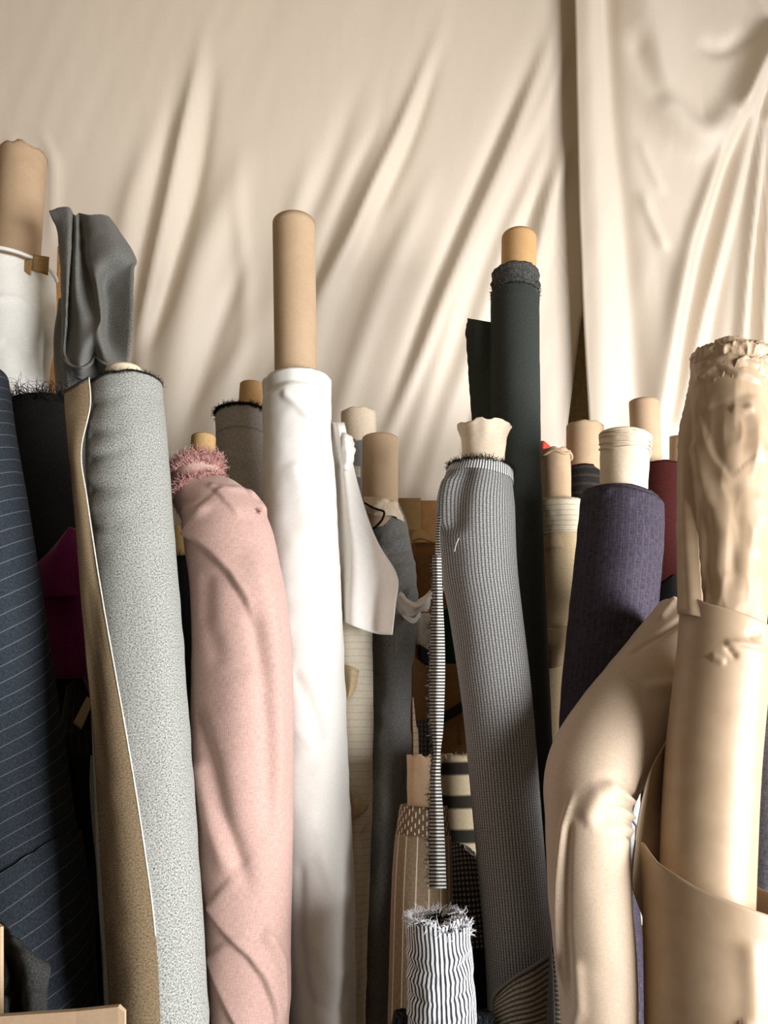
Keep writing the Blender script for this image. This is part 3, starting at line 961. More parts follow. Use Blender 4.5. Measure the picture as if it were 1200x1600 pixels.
ax = Axis([(104, 880, 1.405, 24), (135, 1000, 1.40, 24), (190, 1150, 1.41, 22), (215, 1300, 1.41, 22)])
t = roll('plum wool cloth with a turned corner in front of the black roll', ax)
cloth('fabric', ax, 876, M_plum, t, core=0.004, cap=True)
sheet('turned_corner', [
    [(106, 828, 1.375), (111, 824, 1.375), (124, 830, 1.390)], [(78, 862, 1.365), (96, 856, 1.355), (126, 862, 1.375)],
    [(46, 896, 1.370), (86, 894, 1.348), (128, 896, 1.365)], [(49, 915, 1.370), (86, 916, 1.346), (130, 916, 1.363)], [(52, 934, 1.370), (94, 932, 1.346), (132, 930, 1.363)]], M_plum, t, sub=8, thick=0.003)
sheet('hanging_end', [
    [(53, 930, 1.380), (90, 930, 1.365), (130, 930, 1.375)], [(60, 990, 1.380), (96, 990, 1.368), (132, 990, 1.380)],
    [(68, 1030, 1.385), (102, 1040, 1.372), (134, 1050, 1.385)], [(77, 1060, 1.39), (104, 1060, 1.38), (120, 1060, 1.385)]], M_plum, t, sub=8, thick=0.003)

ax = Axis([(124, 1060, 1.425, 16), (122, 1140, 1.420, 28), (124, 1200, 1.420, 30), (142, 1560, 1.465, 28)])
t = roll('dark pinstriped roll with an olive scrap in the shadow beside tweed', ax)
cloth('fabric', ax, 1056, M_darkpin, t, core=0.004, noises=[(0.002, 1, 12, 2)], bottom=1178, topfn=lambda T: -0.02 * np.sin(T))
cloth('lower_wrap', ax, 1178, M_inky, t, radd=0.002, core=0.01)
sheet('scrap', [[(136, 1088, 1.385), (146, 1096, 1.385)], [(114, 1130, 1.378), (127, 1140, 1.378)]], M_canvas, t, sub=5)

ax = Axis([(-66, 600, 1.24, 72), (-20, 900, 1.24, 74), (20, 1200, 1.290, 78), (44, 1420, 1.290, 84), (58, 1620, 1.290, 86)])
t = roll('navy pinstriped roll cut off by the left edge', ax)
cloth('fabric', ax, 560, M_navy, t, core=0.02, skew=0.32, noises=[(0.0015, 1.5, 8, 3)], feats=[('ridge', [(30, 1100), (60, 1220), (70, 1340)], 14, 0.004)], bottom=1420)
cloth('lower_wrap', ax, 1352, M_navy, t, radd=0.006, cap=False, skew=0.4, noises=[(0.0022, 1.5, 9, 5)], topfn=lambda T: 0.006 * np.cos(T * 2) - 0.022 * np.sin(T),
      feats=[('ridge', [(0, 1440), (40, 1480), (60, 1560)], 14, 0.008), ('ridge', [(60, 1380), (96, 1420), (110, 1500)], 14, -0.004)])
t = thing('dark_drape', 'crumpled dark charcoal cloth hanging at the bottom left corner', 'cloth', P(30, 1600, 1.10) * [1, 1, 0])
sheet('cloth', [
    [(2, 1440, 1.095), (10, 1445, 1.085), (22, 1455, 1.080), (34, 1470, 1.090)],
    [(2, 1475, 1.080), (14, 1468, 1.060), (28, 1472, 1.055), (50, 1490, 1.080)],
    [(2, 1510, 1.070), (20, 1500, 1.090), (40, 1498, 1.045), (70, 1512, 1.070)],
    [(4, 1550, 1.060), (26, 1545, 1.095), (44, 1540, 1.050), (72, 1545, 1.070)],
    [(8, 1600, 1.050), (30, 1600, 1.100), (46, 1600, 1.050), (70, 1600, 1.070)],
    [(10, 1900, 1.12), (30, 1900, 1.16), (46, 1900, 1.12), (70, 1900, 1.13)]], M_charfelt, t, sub=8, thick=0.003, wob=0.006, wobf=38)

# tweed
AX_T = ax = Axis([(196, 604, 1.21, 55), (199, 700, 1.21, 62), (206, 820, 1.21, 64), (214, 1000, 1.21, 70), (230, 1300, 1.21, 76), (249, 1600, 1.21, 76)])
t = roll('large light grey tweed roll with a brown turned-back edge', ax)
bulges = []
rr = np.random.RandomState(4)
for k, (y, ln, dy) in enumerate([(648, 66, -10), (676, 40, 6), (692, 62, 4), (716, 44, 8), (730, 78, -14), (756, 42, 10), (774, 70, 12), (802, 84, -6), (832, 56, 6)]):
    bulges.append(('fade', [(142, y), (142 + ln * 0.5, y + dy * 0.4 + 4), (142 + ln, y + dy)], 8, -0.006 if k % 2 == 0 else 0.0035))
cloth('fabric', ax, 606, M_tweed, t, core=0.022, n=160, noises=[(0.0012, 1.5, 5, 3), (0.0012, 2.5, 30, 5)], feats=bulges + [
    ('line', [(-90, 637, 0), (0, 640, 0), (90, 637, 0)], 3, -0.0016), ('ridge', [(240, 900), (262, 1100), (286, 1400)], 26, 0.002)], rim=0.003, topfn=lambda T: -0.004 * np.sin(T))
tube('core_tube', (193, 579, 1.21), (198, 700, 1.21), 27, M_tube_pale, t)
rim_fringe('frayed_edge', ax, 606, M_blackthread, t, 240, 0.008, curl=1.3, seed=14, up=0.4, spread=0.005, topfn=lambda T: -0.004 * np.sin(T))
th = np.radians(np.linspace(-110, 110, 70))
q = ax.s_at(606) - 0.004 * np.sin(th) + 0.0015 * np.sin(th * 9)
strand('rim_cord', ax.pt(th, q, ax.i(ax.r, q) - 0.0005), 0.0022, M_blackthread, t, sub=1)
L = [(100, 612), (103, 660), (110, 725), (117, 800), (123, 880), (130, 970), (137, 1055), (147, 1150), (152, 1240), (158, 1340), (164, 1430), (169, 1520), (176, 1650)]
R = [(139, 590), (141, 635), (127, 705), (137, 785), (151, 880), (166, 970), (182, 1060), (198, 1150), (213, 1240), (228, 1340), (240, 1430), (247, 1520), (252, 1650)]
rows = []
for (lx, ly), (rx, ry) in zip(L, R):
    row = []
    for f in (0, 0.2, 0.4, 0.6, 0.8, 1.0):
        x, y = lx + (rx - lx) * f, ly + (ry - ly) * f
        q = ax.s_at(y)
        left = np.interp(q, ax.s, ax.px) - np.interp(q, ax.s, ax.r) / np.interp(q, ax.s, ax.pos[:, 1]) * F
        r1 = ax.row_on(max(x, left + 5), y, 0.010)
        row.append((x, y, min(r1, 1.192 - 0.03 * f) - 0.006 * math.sin(f * math.pi)))
    rows.append(row)
o, G = sheet('turned_edge', rows, M_tweedback, t, sub=8, thick=0.002, wob=0.0008, wobf=30, label='brown reverse side turned outwards')
strand('selvage_line', G[:84, -1] + np.array([0.0003, -0.0012, 0]), 0.0013, M_selvage, t, sub=1)
strand('rim_stitching', G[0] + np.array([0, -0.001, 0.0005]), 0.0014, M_blackthread, t, sub=1)
rows = [[(x - 5, y, 1.22), (x + 4, y, 1.215)] for x, y in [(147, 1180), (146, 1230), (150, 1290), (155, 1340), (159, 1400), (164, 1480), (168, 1560), (172, 1650)]]
sheet('lining_edge', rows, M_felt, t, sub=6, thick=0.002)

t = thing('open_box', 'open cardboard box at the bottom left corner', 'cardboard box', P(60, 1700, 10.800) * [1, 1, 0])
zt = P(100, 1580, 10.810)[2]
xl, xr = P(-160, 1580, 10.810)[0], P(196, 1580, 10.810)[0]
V, fs, uv = thick_sheet(np.array([[P(-160, 1592, 10.810), P(0, 1586, 10.810), P(120, 1578, 10.805), P(186, 1571, 10.800), P(196, 1580, 10.800)], [P(-160, 2250, 10.810), P(0, 2250, 10.810), P(120, 2250, 10.805), P(186, 2250, 10.800), P(198, 2250, 10.800)]]), 0.005)
mesh_obj('front_panel', V, fs, M_tube, t, uv, flat=True)
V, fs, uv = thick_sheet(np.array([[P(-6, 1440, 10.90), P(3, 1448, 10.89)], [P(-6, 1590, 10.86), P(3, 1590, 10.85)], [P(-6, 2160, 10.83), P(3, 2160, 10.83)]]), 0.004)
mesh_obj('corner_flap', V, fs, M_tube, t, uv, flat=True)

# --- middle
AX_P = ax = Axis([(305, 728, 1.340, 38), (312, 768, 1.330, 42), (338, 800, 1.320, 58), (356, 840, 1.310, 68), (367, 900, 1.300, 70), (378, 1000, 1.300, 77), (379, 1120, 1.300, 80), (380, 1250, 1.300, 78), (386, 1380, 1.300, 70), (388, 1480, 1.300, 64), (392, 1620, 1.295, 58)])
t = roll('dusty pink linen roll, twisted, with a shaggy frayed top', ax)
cloth('fabric', ax, 716, M_pink, t, core=0.015, n=180, ds=0.004, noises=[(0.0015, 1.5, 7, 3), (0.0006, 2, 40, 5)], feats=[
    ('step', [(290, 826), (300, 846), (330, 880), (360, 912), (384, 950), (402, 1000)], 9, 0.013, 60),
    ('step', [(352, 800), (366, 822), (384, 852)], 9, 0.006, 26),
    ('ridge', [(392, 880), (415, 950), (428, 1040), (432, 1150), (430, 1300)], 15, 0.008),
    ('ridge', [(392, 960), (410, 1050), (420, 1180), (424, 1320)], 10, -0.006),
    ('ridge', [(325, 900), (322, 970), (345, 1060)], 16, -0.005),
    ('ridge', [(305, 1100), (330, 1190), (350, 1270), (385, 1360), (400, 1400)], 13, -0.008),
    ('ridge', [(306, 1180), (330, 1280), (365, 1360)], 14, 0.006),
    ('ridge', [(380, 1050), (376, 1180), (385, 1300)], 24, 0.005),
    ('step', [(326, 1400), (352, 1440), (388, 1480), (412, 1520), (428, 1570), (433, 1640)], 9, 0.010, 50),
    ('step', [(328, 1480), (344, 1530), (372, 1590), (392, 1660)], 9, 0.008, 40),
    ('ridge', [(412, 1440), (438, 1500), (440, 1600)], 10, 0.006),
    ('ridge', [(285, 790), (310, 800), (340, 830)], 12, 0.005), ('ridge', [(398, 806), (412, 812), (420, 832)], 8, 0.007), ('ridge', [(345, 790), (375, 806), (398, 806)], 7, 0.004),
    ('line', [(-90, 757, 0), (90, 762, 0)], 6, -0.003)])
tube('core_tube', (318, 684, 1.350), (314, 770, 1.340), 19, M_tube_dull, t)
rim_fringe('frayed_edge', ax, 722, M_pinkthread, t, 700, 0.016, spread=0.034, curl=1.5, seed=21, up=0.3, out=1.0, rad=0.0008)
rim_fringe('frayed_edge', ax, 764, M_pinkthread, t, 420, 0.013, spread=0.012, curl=1.5, seed=22, up=0.1, out=1.2, rad=0.0008)
pts = np.array([P(404 + 2 * rr.rand(), 800 + 3 * rr.rand(), 1.27) for _ in range(40)])
threads('frayed_corner', pts, np.random.RandomState(3).rand(40, 3) - [0.5, 0.6, 0.1], M_pinkthread, t, 0.010, 0.0007, 1.4)

AX_W = ax = Axis([(465, 596, 1.445, 53), (467, 700, 1.445, 55), (471, 850, 1.440, 58), (477, 1000, 1.435, 60), (485, 1200, 1.435, 60), (494, 1350, 1.435, 58), (499, 1500, 1.435, 56), (502, 1620, 1.435, 55)])
t = roll('tall bright white cotton roll with a long kraft core', ax)
cloth('fabric', ax, 596, M_white, t, core=0.034, n=160, seam=(128, 0.002), noises=[(0.0012, 1.5, 6, 3), (0.0012, 2.2, 26, 5), (0.0005, 3, 70, 9)], feats=[
    ('step', [(412, 624), (445, 621), (482, 619), (500, 652), (520, 700), (532, 760)], 4, -0.008, 40),
    ('ridge', [(440, 632), (470, 660), (505, 700)], 5, 0.006),
    ('ridge', [(455, 740), (480, 790), (485, 870)], 14, 0.004),
    ('ridge', [(455, 1050), (480, 1090), (505, 1160)], 10, -0.004),
    ('ridge', [(455, 1130), (490, 1165), (535, 1150)], 8, 0.002),
    ('ridge', [(470, 1330), (470, 1450), (490, 1620)], 10, -0.004),
    ('ridge', [(490, 1450), (520, 1520), (548, 1500)], 10, 0.003),
    ('ridge', [(500, 1320), (525, 1390), (545, 1380)], 10, 0.003),
    ('ridge', [(480, 1540), (520, 1570), (545, 1550)], 8, -0.003)])
tube('core_tube', (459, 350, 1.46), (464, 700, 1.45), 33, M_tube, t, n=72)
rows = []
for y, xs, ds_ in [(660, (513, 519, 526, 533, 538), (1.455, 1.45, 1.43, 1.43, 1.435)), (735, (515, 528, 537, 546, 554), (1.455, 1.455, 1.425, 1.43, 1.44)), (800, (516, 531, 544, 560, 572), (1.455, 1.458, 1.424, 1.43, 1.44)), (850, (518, 534, 552, 578, 592), (1.455, 1.458, 1.42, 1.44, 1.43)),
                   (900, (520, 534, 554, 588, 621), (1.455, 1.456, 1.418, 1.445, 1.405)), (945, (521, 534, 552, 588, 618), (1.455, 1.45, 1.416, 1.445, 1.40)), (980, (522, 535, 552, 587, 613), (1.455, 1.448, 1.415, 1.445, 1.40))]:
    ys = (y, y, y, y, y) if y < 980 else (964, 970, 978, 990, 992)
    rows.append([(xs[q], ys[q], ds_[q]) for q in range(5)])
sheet('loose_end', rows, M_whitepaper, t, sub=8, thick=0.001)
sheet('side_tuft', [
    [(527, 678, 1.440), (538, 676, 1.425), (552, 684, 1.440)], [(530, 700, 1.440), (541, 700, 1.415), (553, 704, 1.435)], [(532, 735, 1.440), (540, 735, 1.420), (551, 740, 1.440)]], M_white, t, sub=8, wob=0.004, wobf=70, edge=0.002)

AX_O = ax = Axis([(553, 950, 1.52, 29), (554, 1100, 1.52, 29), (552, 1280, 1.525, 30), (546, 1450, 1.525, 28), (544, 1620, 1.53, 28)])
t = roll('cream pinstriped roll peeking out right of the bright white roll', ax)
cloth('fabric', ax, 940, M_cream, t, core=0.01, noises=[(0.001, 1, 10, 2), (0.0008, 2, 40, 3)], feats=[('ridge', [(560, 1290), (565, 1400), (556, 1560)], 8, 0.003), ('step', [(540, 1290), (560, 1300), (582, 1262)], 6, 0.005, 60)])
sheet('turned_corner', [[(538, 1038, 1.485), (550, 1042, 1.475), (561, 1048, 1.480)], [(538, 1070, 1.485), (548, 1070, 1.470), (556, 1074, 1.478)], [(538, 1096, 1.485), (543, 1093, 1.475), (550, 1086, 1.478)]], M_canvas, t, sub=6)
sheet('turned_corner', [[(543, 1228, 1.480), (556, 1240, 1.470), (576, 1258, 1.480)], [(543, 1260, 1.480), (554, 1262, 1.470), (572, 1266, 1.480)], [(544, 1286, 1.480), (550, 1282, 1.475), (562, 1274, 1.480)]], M_canvas, t, sub=6)

AX_M = ax = Axis([(594, 786, 1.595, 27), (600, 830, 1.595, 38), (606, 900, 1.595, 44), (612, 960, 1.585, 42), (613, 1050, 1.595, 31), (611, 1150, 1.595, 31), (604, 1280, 1.595, 31), (592, 1400, 1.595, 29), (590, 1480, 1.595, 25), (590, 1620, 1.595, 23)])
t = roll('slim grey chambray roll with seamed kraft core, tied with white cloth', ax)
cloth('fabric', ax, 786, M_chambray, t, core=0.01, n=140, ds=0.004, noises=[(0.002, 1.5, 12, 3), (0.0022, 1.2, 38, 4)], feats=[
    ('ridge', [(590, 850), (615, 858), (640, 845)], 6, 0.005), ('ridge', [(600, 875), (625, 872), (646, 860)], 5, -0.005),
    ('ridge', [(605, 910), (630, 900), (648, 880)], 6, 0.004), ('ridge', [(630, 905), (620, 940), (640, 965)], 6, 0.005), ('line', [(-90, 955, 0), (90, 950, 0)], 10, -0.006),
    ('ridge', [(600, 1180), (598, 1280), (588, 1400)], 9, 0.003)])
tube('core_tube', (594, 686, 1.580), (594, 830, 1.580), 28, M_tube, t)
sheet('core_seam', [[(602, 687, 1.548), (606, 687, 1.549)], [(598, 782, 1.548), (602, 782, 1.549)]], M_tube_dull, t, sub=4, thick=0.001)
sheet('crumpled_collar', [
    [(570, 778, 1.560), (585, 776, 1.535), (605, 780, 1.535), (621, 786, 1.570)], [(568, 790, 1.550), (585, 792, 1.525), (606, 790, 1.525), (622, 795, 1.570)],
    [(568, 800, 1.550), (588, 806, 1.530), (612, 806, 1.535), (632, 815, 1.570)]], M_tube_pale, t, sub=8, wob=0.004, wobf=60)
strand('dark_hem', [(570, 786, 1.525), (580, 792, 1.515), (590, 796, 1.515), (600, 800, 1.515), (597, 812, 1.515), (588, 822, 1.533), (583, 826, 1.540)], 0.0022, M_blackthread, t)
sheet('hanging_corner', [
    [(618, 962, 1.525), (626, 962, 1.515), (640, 958, 1.525)], [(616, 980, 1.520), (622, 985, 1.505), (636, 975, 1.520)], [(615, 1005, 1.515), (620, 1010, 1.502), (630, 1005, 1.515)], [(619, 1030, 1.520), (622, 1031, 1.510), (625, 1028, 1.520)]], M_chambray, t, sub=7)
t2 = thing('cloth_tie', 'white cloth strip knotted around the grey chambray roll', 'cloth tie', P(640, 945, 1.500))
sheet('knot', [
    [(618, 934, 1.475), (622, 928, 1.460), (626, 924, 1.485)],
    [(628, 950, 1.485), (634, 942, 1.450), (638, 936, 1.490)],
    [(640, 962, 1.485), (646, 950, 1.445), (650, 944, 1.490)],
    [(655, 956, 1.480), (658, 946, 1.450), (656, 936, 1.490)],
    [(670, 952, 1.480), (668, 938, 1.460), (664, 930, 1.490)],
    [(676, 930, 1.490), (675, 924, 1.475), (672, 922, 1.490)]], M_whitepaper, t2, sub=7, wob=0.003, wobf=60)
sheet('band', [[(616, 930, 1.480), (630, 952, 1.485), (645, 966, 1.485), (657, 955, 1.500)], [(616, 942, 1.480), (628, 962, 1.485), (645, 974, 1.485), (657, 964, 1.500)]], M_whitepaper, t2, sub=7, wob=0.002, wobf=80)
sheet('tail', [[(686, 930, 1.500), (692, 924, 1.485), (693, 914, 1.500)], [(686, 942, 1.500), (688, 940, 1.490), (690, 934, 1.500)], [(680, 958, 1.500), (684, 956, 1.490), (687, 950, 1.500)]], M_whitepaper, t2, sub=6)

ax = Axis([(662, 1258, 1.35, 37), (661, 1310, 1.35, 43), (659, 1400, 1.34, 47), (656, 1620, 1.34, 50)])
t = roll('taupe roll with cream stripes and a dashed collar below a kraft core', ax)
cloth('fabric', ax, 1304, M_taupe, t, core=0.02, noises=[(0.0008, 1, 9, 2)], radd=0.001)
cloth('dashed_collar', ax, 1256, M_dash, t, bottom=1312, core=0.02)
tube('core_tube', (663, 1180, 1.355), (662, 1330, 1.345), 26.5, M_tube, t, ragged=0.005, crumple=0.002)

AX_S = ax = Axis([(752, 732, 1.330, 48), (744, 790, 1.330, 60), (748, 880, 1.330, 60), (759, 960, 1.330, 57), (777, 1100, 1.330, 55), (790, 1250, 1.330, 54), (803, 1400, 1.330, 53), (812, 1520, 1.330, 52), (816, 1640, 1.330, 52)])
t = roll('large grey micro-check roll with a flared pale core', ax)
cloth('fabric', ax, 734, M_check, t, core=0.03, n=170, noises=[(0.001, 1.5, 6, 3)], feats=[
    ('ridge', [(728, 745), (716, 790), (708, 850)], 16, -0.009), ('ridge', [(700, 760), (690, 800), (692, 840)], 14, 0.008), ('ridge', [(712, 850), (716, 950), (730, 1040)], 14, -0.002)],
    topfn=lambda T: -0.006 * np.sin(T))
o = cloth('selvage_band', ax, 733, M_ladder, t, bottom=750, radd=0.0012, span=(-85, 85), topfn=lambda T: -0.006 * np.sin(T), thick=0.001)
o.data.materials[0] = fabric('ribbed_selvage', (200, 198, 194), (225, 222, 218), 500, 500, 2, stripes=[('u', 0.0046, 0.45, (30, 30, 32), 0.95, 0)])
rim_fringe('frayed_edge', ax, 733, M_blackthread, t, 420, 0.010, curl=1.3, seed=31, up=0.5, out=0.7, spread=0.008, th=(-115, 115), topfn=lambda T: -0.006 * np.sin(T), rad=0.0007)
tube('core_tube', (757, 666, 1.320), (752, 790, 1.330), 31, M_tube_pale, t, flare=(0.32, 0.03), ragged=0.004, crumple=0.0025, wall=0.005, tilt=-0.004)
strand('loose_thread', [(717, 841, 1.255), (713, 850, 1.253), (710, 862, 1.255)], 0.0006, M_selvage, t)
rows = []
for x0, x1, y in [(676, 689, 868), (676, 691, 930), (673, 694, 990), (672, 695, 1040), (671, 694, 1090), (673, 692, 1140), (677, 688, 1175), (673, 688, 1215), (672, 692, 1270), (671, 695, 1330), (671, 697, 1388)]:
    rows.append([(x0, y, 1.235), ((x0 + x1) / 2, y, 1.222), (x1, y, 1.232)])
o, G = sheet('hanging_selvage', rows, M_ladder, t, sub=8, thick=0.0015, label='striped ladder selvage strip')
k = np.random.RandomState(8).randint(0, len(G), 360)
threads('selvage_fringe', G[k, 0], np.random.RandomState(9).rand(360, 3) * [1.0, 1, 1] - [0.9, 0.7, 0.5], M_blackthread, t, 0.008, 0.0006, 1.5, seed=5)
threads('selvage_fringe', G[k, 0], np.random.RandomState(10).rand(360, 3) * [1.0, 1, 1] - [0.9, 0.7, 0.5], M_selvage, t, 0.006, 0.0004, 1.5, seed=6)
sheet('selvage_link', [[(684, 800, 1.300), (690, 800, 1.295)], [(681, 835, 1.295), (687, 835, 1.290)], [(680, 870, 1.285), (689, 870, 1.282)]], M_ladder, t, sub=6)
sheet('turned_corner', [
    [(770, 1560, 1.255), (800, 1530, 1.240), (830, 1512, 1.240), (857, 1494, 1.265)],
    [(772, 1580, 1.250), (800, 1566, 1.230), (830, 1556, 1.230), (856, 1540, 1.260)],
    [(778, 1620, 1.250), (800, 1612, 1.228), (830, 1606, 1.230), (852, 1600, 1.260)],
    [(790, 1720, 1.250), (808, 1720, 1.230), (830, 1720, 1.230), (850, 1720, 1.260)]], M_ripple, t, sub=8, thick=0.002)
strand('corner_hem', [(778, 1620, 1.247), (770, 1562, 1.252), (800, 1530, 1.236), (830, 1512, 1.236), (857, 1494, 1.261)], 0.0022, M_felt, t)

ax = Axis([(866, 1490, 1.410, 10), (872, 1560, 1.410, 20), (872, 1640, 1.410, 22)])
t = roll('brown ribbed cloth wedged between micro-check and ecru rolls', ax)
cloth('fabric', ax, 1480, M_ripple, t, core=0.003, noises=[(0.002, 1, 12, 3)])

ax = Axis([(684, 1432, 1.18, 50), (688, 1500, 1.18, 52), (692, 1620, 1.18, 55)])
t = roll('short black and white ticking roll with a scrunched top, in front', ax)
hf = []
for k, y in enumerate([1484, 1502, 1520, 1548, 1578]):
    hf.append(('ridge', [(632, y - 4), (680, y + 8), (738, y - 8 - 2 * k)], 4, -0.004 if k % 2 else 0.003))
cloth('fabric', ax, 1422, M_ticking, t, core=0.02, n=160, ds=0.003, noises=[(0.002, 2, 20, 3), (0.0016, 2.5, 70, 4)], feats=hf, rim=0.008, topfn=lambda T: 0.012 * np.sin(T + 0.6))
cloth('scrunched_collar', ax, 1420, M_ticking, t, bottom=1470, radd=-0.008, core=0.018, n=160, ds=0.003, noises=[(0.005, 3.5, 60, 6), (0.003, 6, 120, 7)], rim=0.010)
rim_fringe('frayed_edge', ax, 1424, M_ticking, t, 420, 0.011, curl=1.2, seed=41, up=0.5, out=0.8, spread=0.016, radd=-0.004, topfn=lambda T: 0.012 * np.sin(T + 0.6), th=(-180, 180))
for nm, x, lab in (('knit_bundle', 628, 'black knit bundle left of the ticking roll'), ('knit_bundle', 755, 'black knit bundle right of the ticking roll')):
    rk = 1.25 if x < 700 else 1.235
    axk = Axis([(x, 1578, rk, 10), (x, 1600, rk, 18), (x, 1660, rk, 20)])
    tk = thing(nm, lab, 'bundle', axk.foot)
    cloth('fabric', axk, 1574, M_knit, tk, core=0.003, noises=[(0.003, 3, 60, 3)])

# --- right side
AX_A = ax = Axis([(972, 774, 1.450, 62), (968, 850, 1.450, 66), (958, 950, 1.450, 66), (942, 1080, 1.450, 64), (935, 1200, 1.450, 62), (935, 1400, 1.450, 60)])
t = roll('aubergine slubbed denim roll with a wrinkled kraft core', ax)
cloth('fabric', ax, 782, M_aubergine, t, core=0.03, n=150, noises=[(0.0014, 1.5, 8, 3), (0.0014, 1.5, 40, 4)], topfn=lambda T: 0.007 * np.sin(T), feats=[
    ('ridge', [(908, 796), (940, 790), (960, 782)], 5, 0.004), ('ridge', [(985, 800), (1010, 812), (1028, 826)], 6, -0.004),
    ('ridge', [(965, 980), (975, 920), (990, 860)], 22, 0.003), ('ridge', [(940, 1020), (965, 1000), (985, 960)], 10, -0.003)])
cloth('inner_layer', ax, 768, M_aubergine, t, radd=-0.008, bottom=840, core=0.03, topfn=lambda T: 0.008 * np.sin(T))
tube('core_tube', (977, 682, 1.44), (972, 830, 1.45), 36, M_tube_pale, t, ragged=0.004, crumple=0.003, flare=(0.06, 0.04), wall=0.006)
axc = Axis([(977, 682, 1.44, 38), (975, 740, 1.445, 36)], foot=False)
for k, y in enumerate([680, 690, 700, 708]):
    th = np.radians(np.linspace(-100, 100, 36))
    q = np.full(36, max(axc.s_at(y), 0)) + 0.004 * np.sin(th * (1 + k * 0.5) + k)
    strand('peeling_layer', axc.pt(th, q, np.full(36, axc.r[0] + 0.0005)), 0.0028 - 0.0003 * k, M_tube_pale, t, sub=1)

AX_Z = ax = Axis([(1090, 985, 1.315, 70), (1030, 1060, 1.288, 71), (962, 1150, 1.225, 74), (925, 1215, 1.19, 72), (918, 1290, 1.165, 65), (921, 1400, 1.15, 64), (930, 1500, 1.15, 63), (938, 1620, 1.15, 58)])
t = roll('limp ecru jersey roll slumped over into a bent knee shape', ax)
cloth('fabric', ax, 990, M_jersey, t, core=0.01, n=170, ds=0.005, noises=[(0.0012, 1.5, 7, 3), (0.0005, 2, 40, 4)], feats=[
    ('ridge', [(892, 1262), (878, 1300), (871, 1380), (874, 1500), (884, 1560)], 6, 0.006), ('ridge', [(886, 1290), (884, 1420), (892, 1560)], 7, -0.004),
    ('ridge', [(910, 1300), (930, 1265), (960, 1245)], 14, 0.006),
    ('fade', [(986, 1240), (955, 1232), (915, 1244)], 5, -0.008), ('fade', [(984, 1264), (958, 1262), (930, 1268)], 4, -0.008), ('fade', [(984, 1284), (960, 1284), (936, 1288)], 4, -0.007), ('fade', [(984, 1304), (965, 1304), (940, 1308)], 4, -0.006),
    ('fade', [(985, 1252), (960, 1248), (930, 1256)], 5, 0.006), ('fade', [(985, 1274), (960, 1273), (932, 1278)], 5, 0.006), ('fade', [(985, 1294), (962, 1294), (938, 1298)], 5, 0.005),
    ('ridge', [(945, 1085), (1000, 1040), (1050, 1000)], 5, -0.005), ('ridge', [(1000, 1022), (1030, 985), (1056, 970)], 6, 0.005),
    ('ridge', [(960, 1120), (1010, 1095), (1050, 1075)], 9, 0.004), ('ridge', [(900, 1480), (905, 1560), (890, 1620)], 12, 0.004)])
t2 = thing('pale_cloth', 'sliver of pale blue cloth behind the bend of the ecru roll', 'cloth', P(992, 1500, 1.27) * [1, 1, 0])
sheet('cloth', [[(980, 1228, 1.27), (990, 1228, 1.262), (1001, 1230, 1.27)], [(980, 1280, 1.27), (988, 1280, 1.26), (997, 1290, 1.27)], [(976, 1350, 1.27), (984, 1350, 1.26), (990, 1350, 1.27)], [(970, 2300, 1.27), (976, 2300, 1.26), (982, 2300, 1.27)]], M_paleblue, t2, sub=8)

# kraft paper
AX_K = ax = Axis([(1143, 556, 1.13, 58), (1140, 700, 1.13, 62), (1137, 830, 1.13, 57), (1131, 1000, 1.13, 58), (1112, 1200, 1.13, 60), (1104, 1400, 1.13, 60), (1100, 1620, 1.13, 60)])
t = thing('paper_roll', 'big loosely wound brown kraft paper roll at the right edge', 'roll of paper', ax.foot)
cloth('inner_roll', ax, 572, M_paper, t, core=0.02, n=170, ds=0.004, bottom=1100, noises=[(0.003, 1.5, 9, 3), (0.0018, 1.7, 9, 14, 1), (0.0012, 3, 26, 15, 1)], rim=0.006, feats=[
    ('ridge', [(1092, 590), (1130, 586), (1196, 600)], 5, 0.005), ('step', [(1090, 612), (1120, 600), (1150, 616), (1200, 624)], 5, 0.006, 18),
    ('ridge', [(1090, 578), (1112, 570), (1130, 576)], 4, -0.005),
    ('step', [(1090, 660), (1112, 730), (1140, 768), (1165, 775)], 12, -0.004, 60),
    ('ridge', [(1140, 765), (1150, 830), (1146, 940)], 14, -0.005), ('ridge', [(1168, 640), (1185, 690), (1180, 740)], 14, 0.006), ('ridge', [(1100, 800), (1104, 880), (1096, 960)], 9, -0.003),
    ('ridge', [(1080, 700), (1100, 780), (1120, 850)], 12, 0.004), ('ridge', [(1140, 664), (1160, 668), (1176, 660)], 5, 0.004)])
def torn(seed, a, tilt, t0):
    return lambda T: a * noise3(np.cos(T) * 2.5, np.sin(T) * 2.5, T * 0, seed) + 0.5 * a * noise3(np.cos(T) * 7, np.sin(T) * 7, T * 0, seed + 1) + 0.3 * a * np.round(1.4 * noise3(np.cos(T) * 16, np.sin(T) * 16, T * 0, seed + 2)) + tilt * np.sin(T) + 0.035 * np.exp(-np.abs(T - t0) / 0.10)
for k, (y, b, rad, a, tilt, sp) in enumerate([(549, 620, -0.004, 0.006, -0.003, (-125, 130)), (558, 640, 0.001, 0.008, 0.002, (-118, 150)), (570, 650, 0.004, 0.007, 0.004, (-60, 140)), (588, 640, 0.007, 0.008, 0.006, (-25, 150)), (566, 600, 0.006, 0.006, -0.004, (-100, 40))]):
    cloth('torn_layer', ax, y, M_paper, t, bottom=b, radd=rad, n=120, ds=0.0025, span=sp, topfn=torn(30 + 7 * k, a, tilt, math.radians(sp[0])), taper=rad + 0.008, rim=0.0, thick=0.0008,
          noises=[(0.0035, 3.0, 40, 50 + k, 1), (0.002, 6.0, 80, 60 + k, 1)])
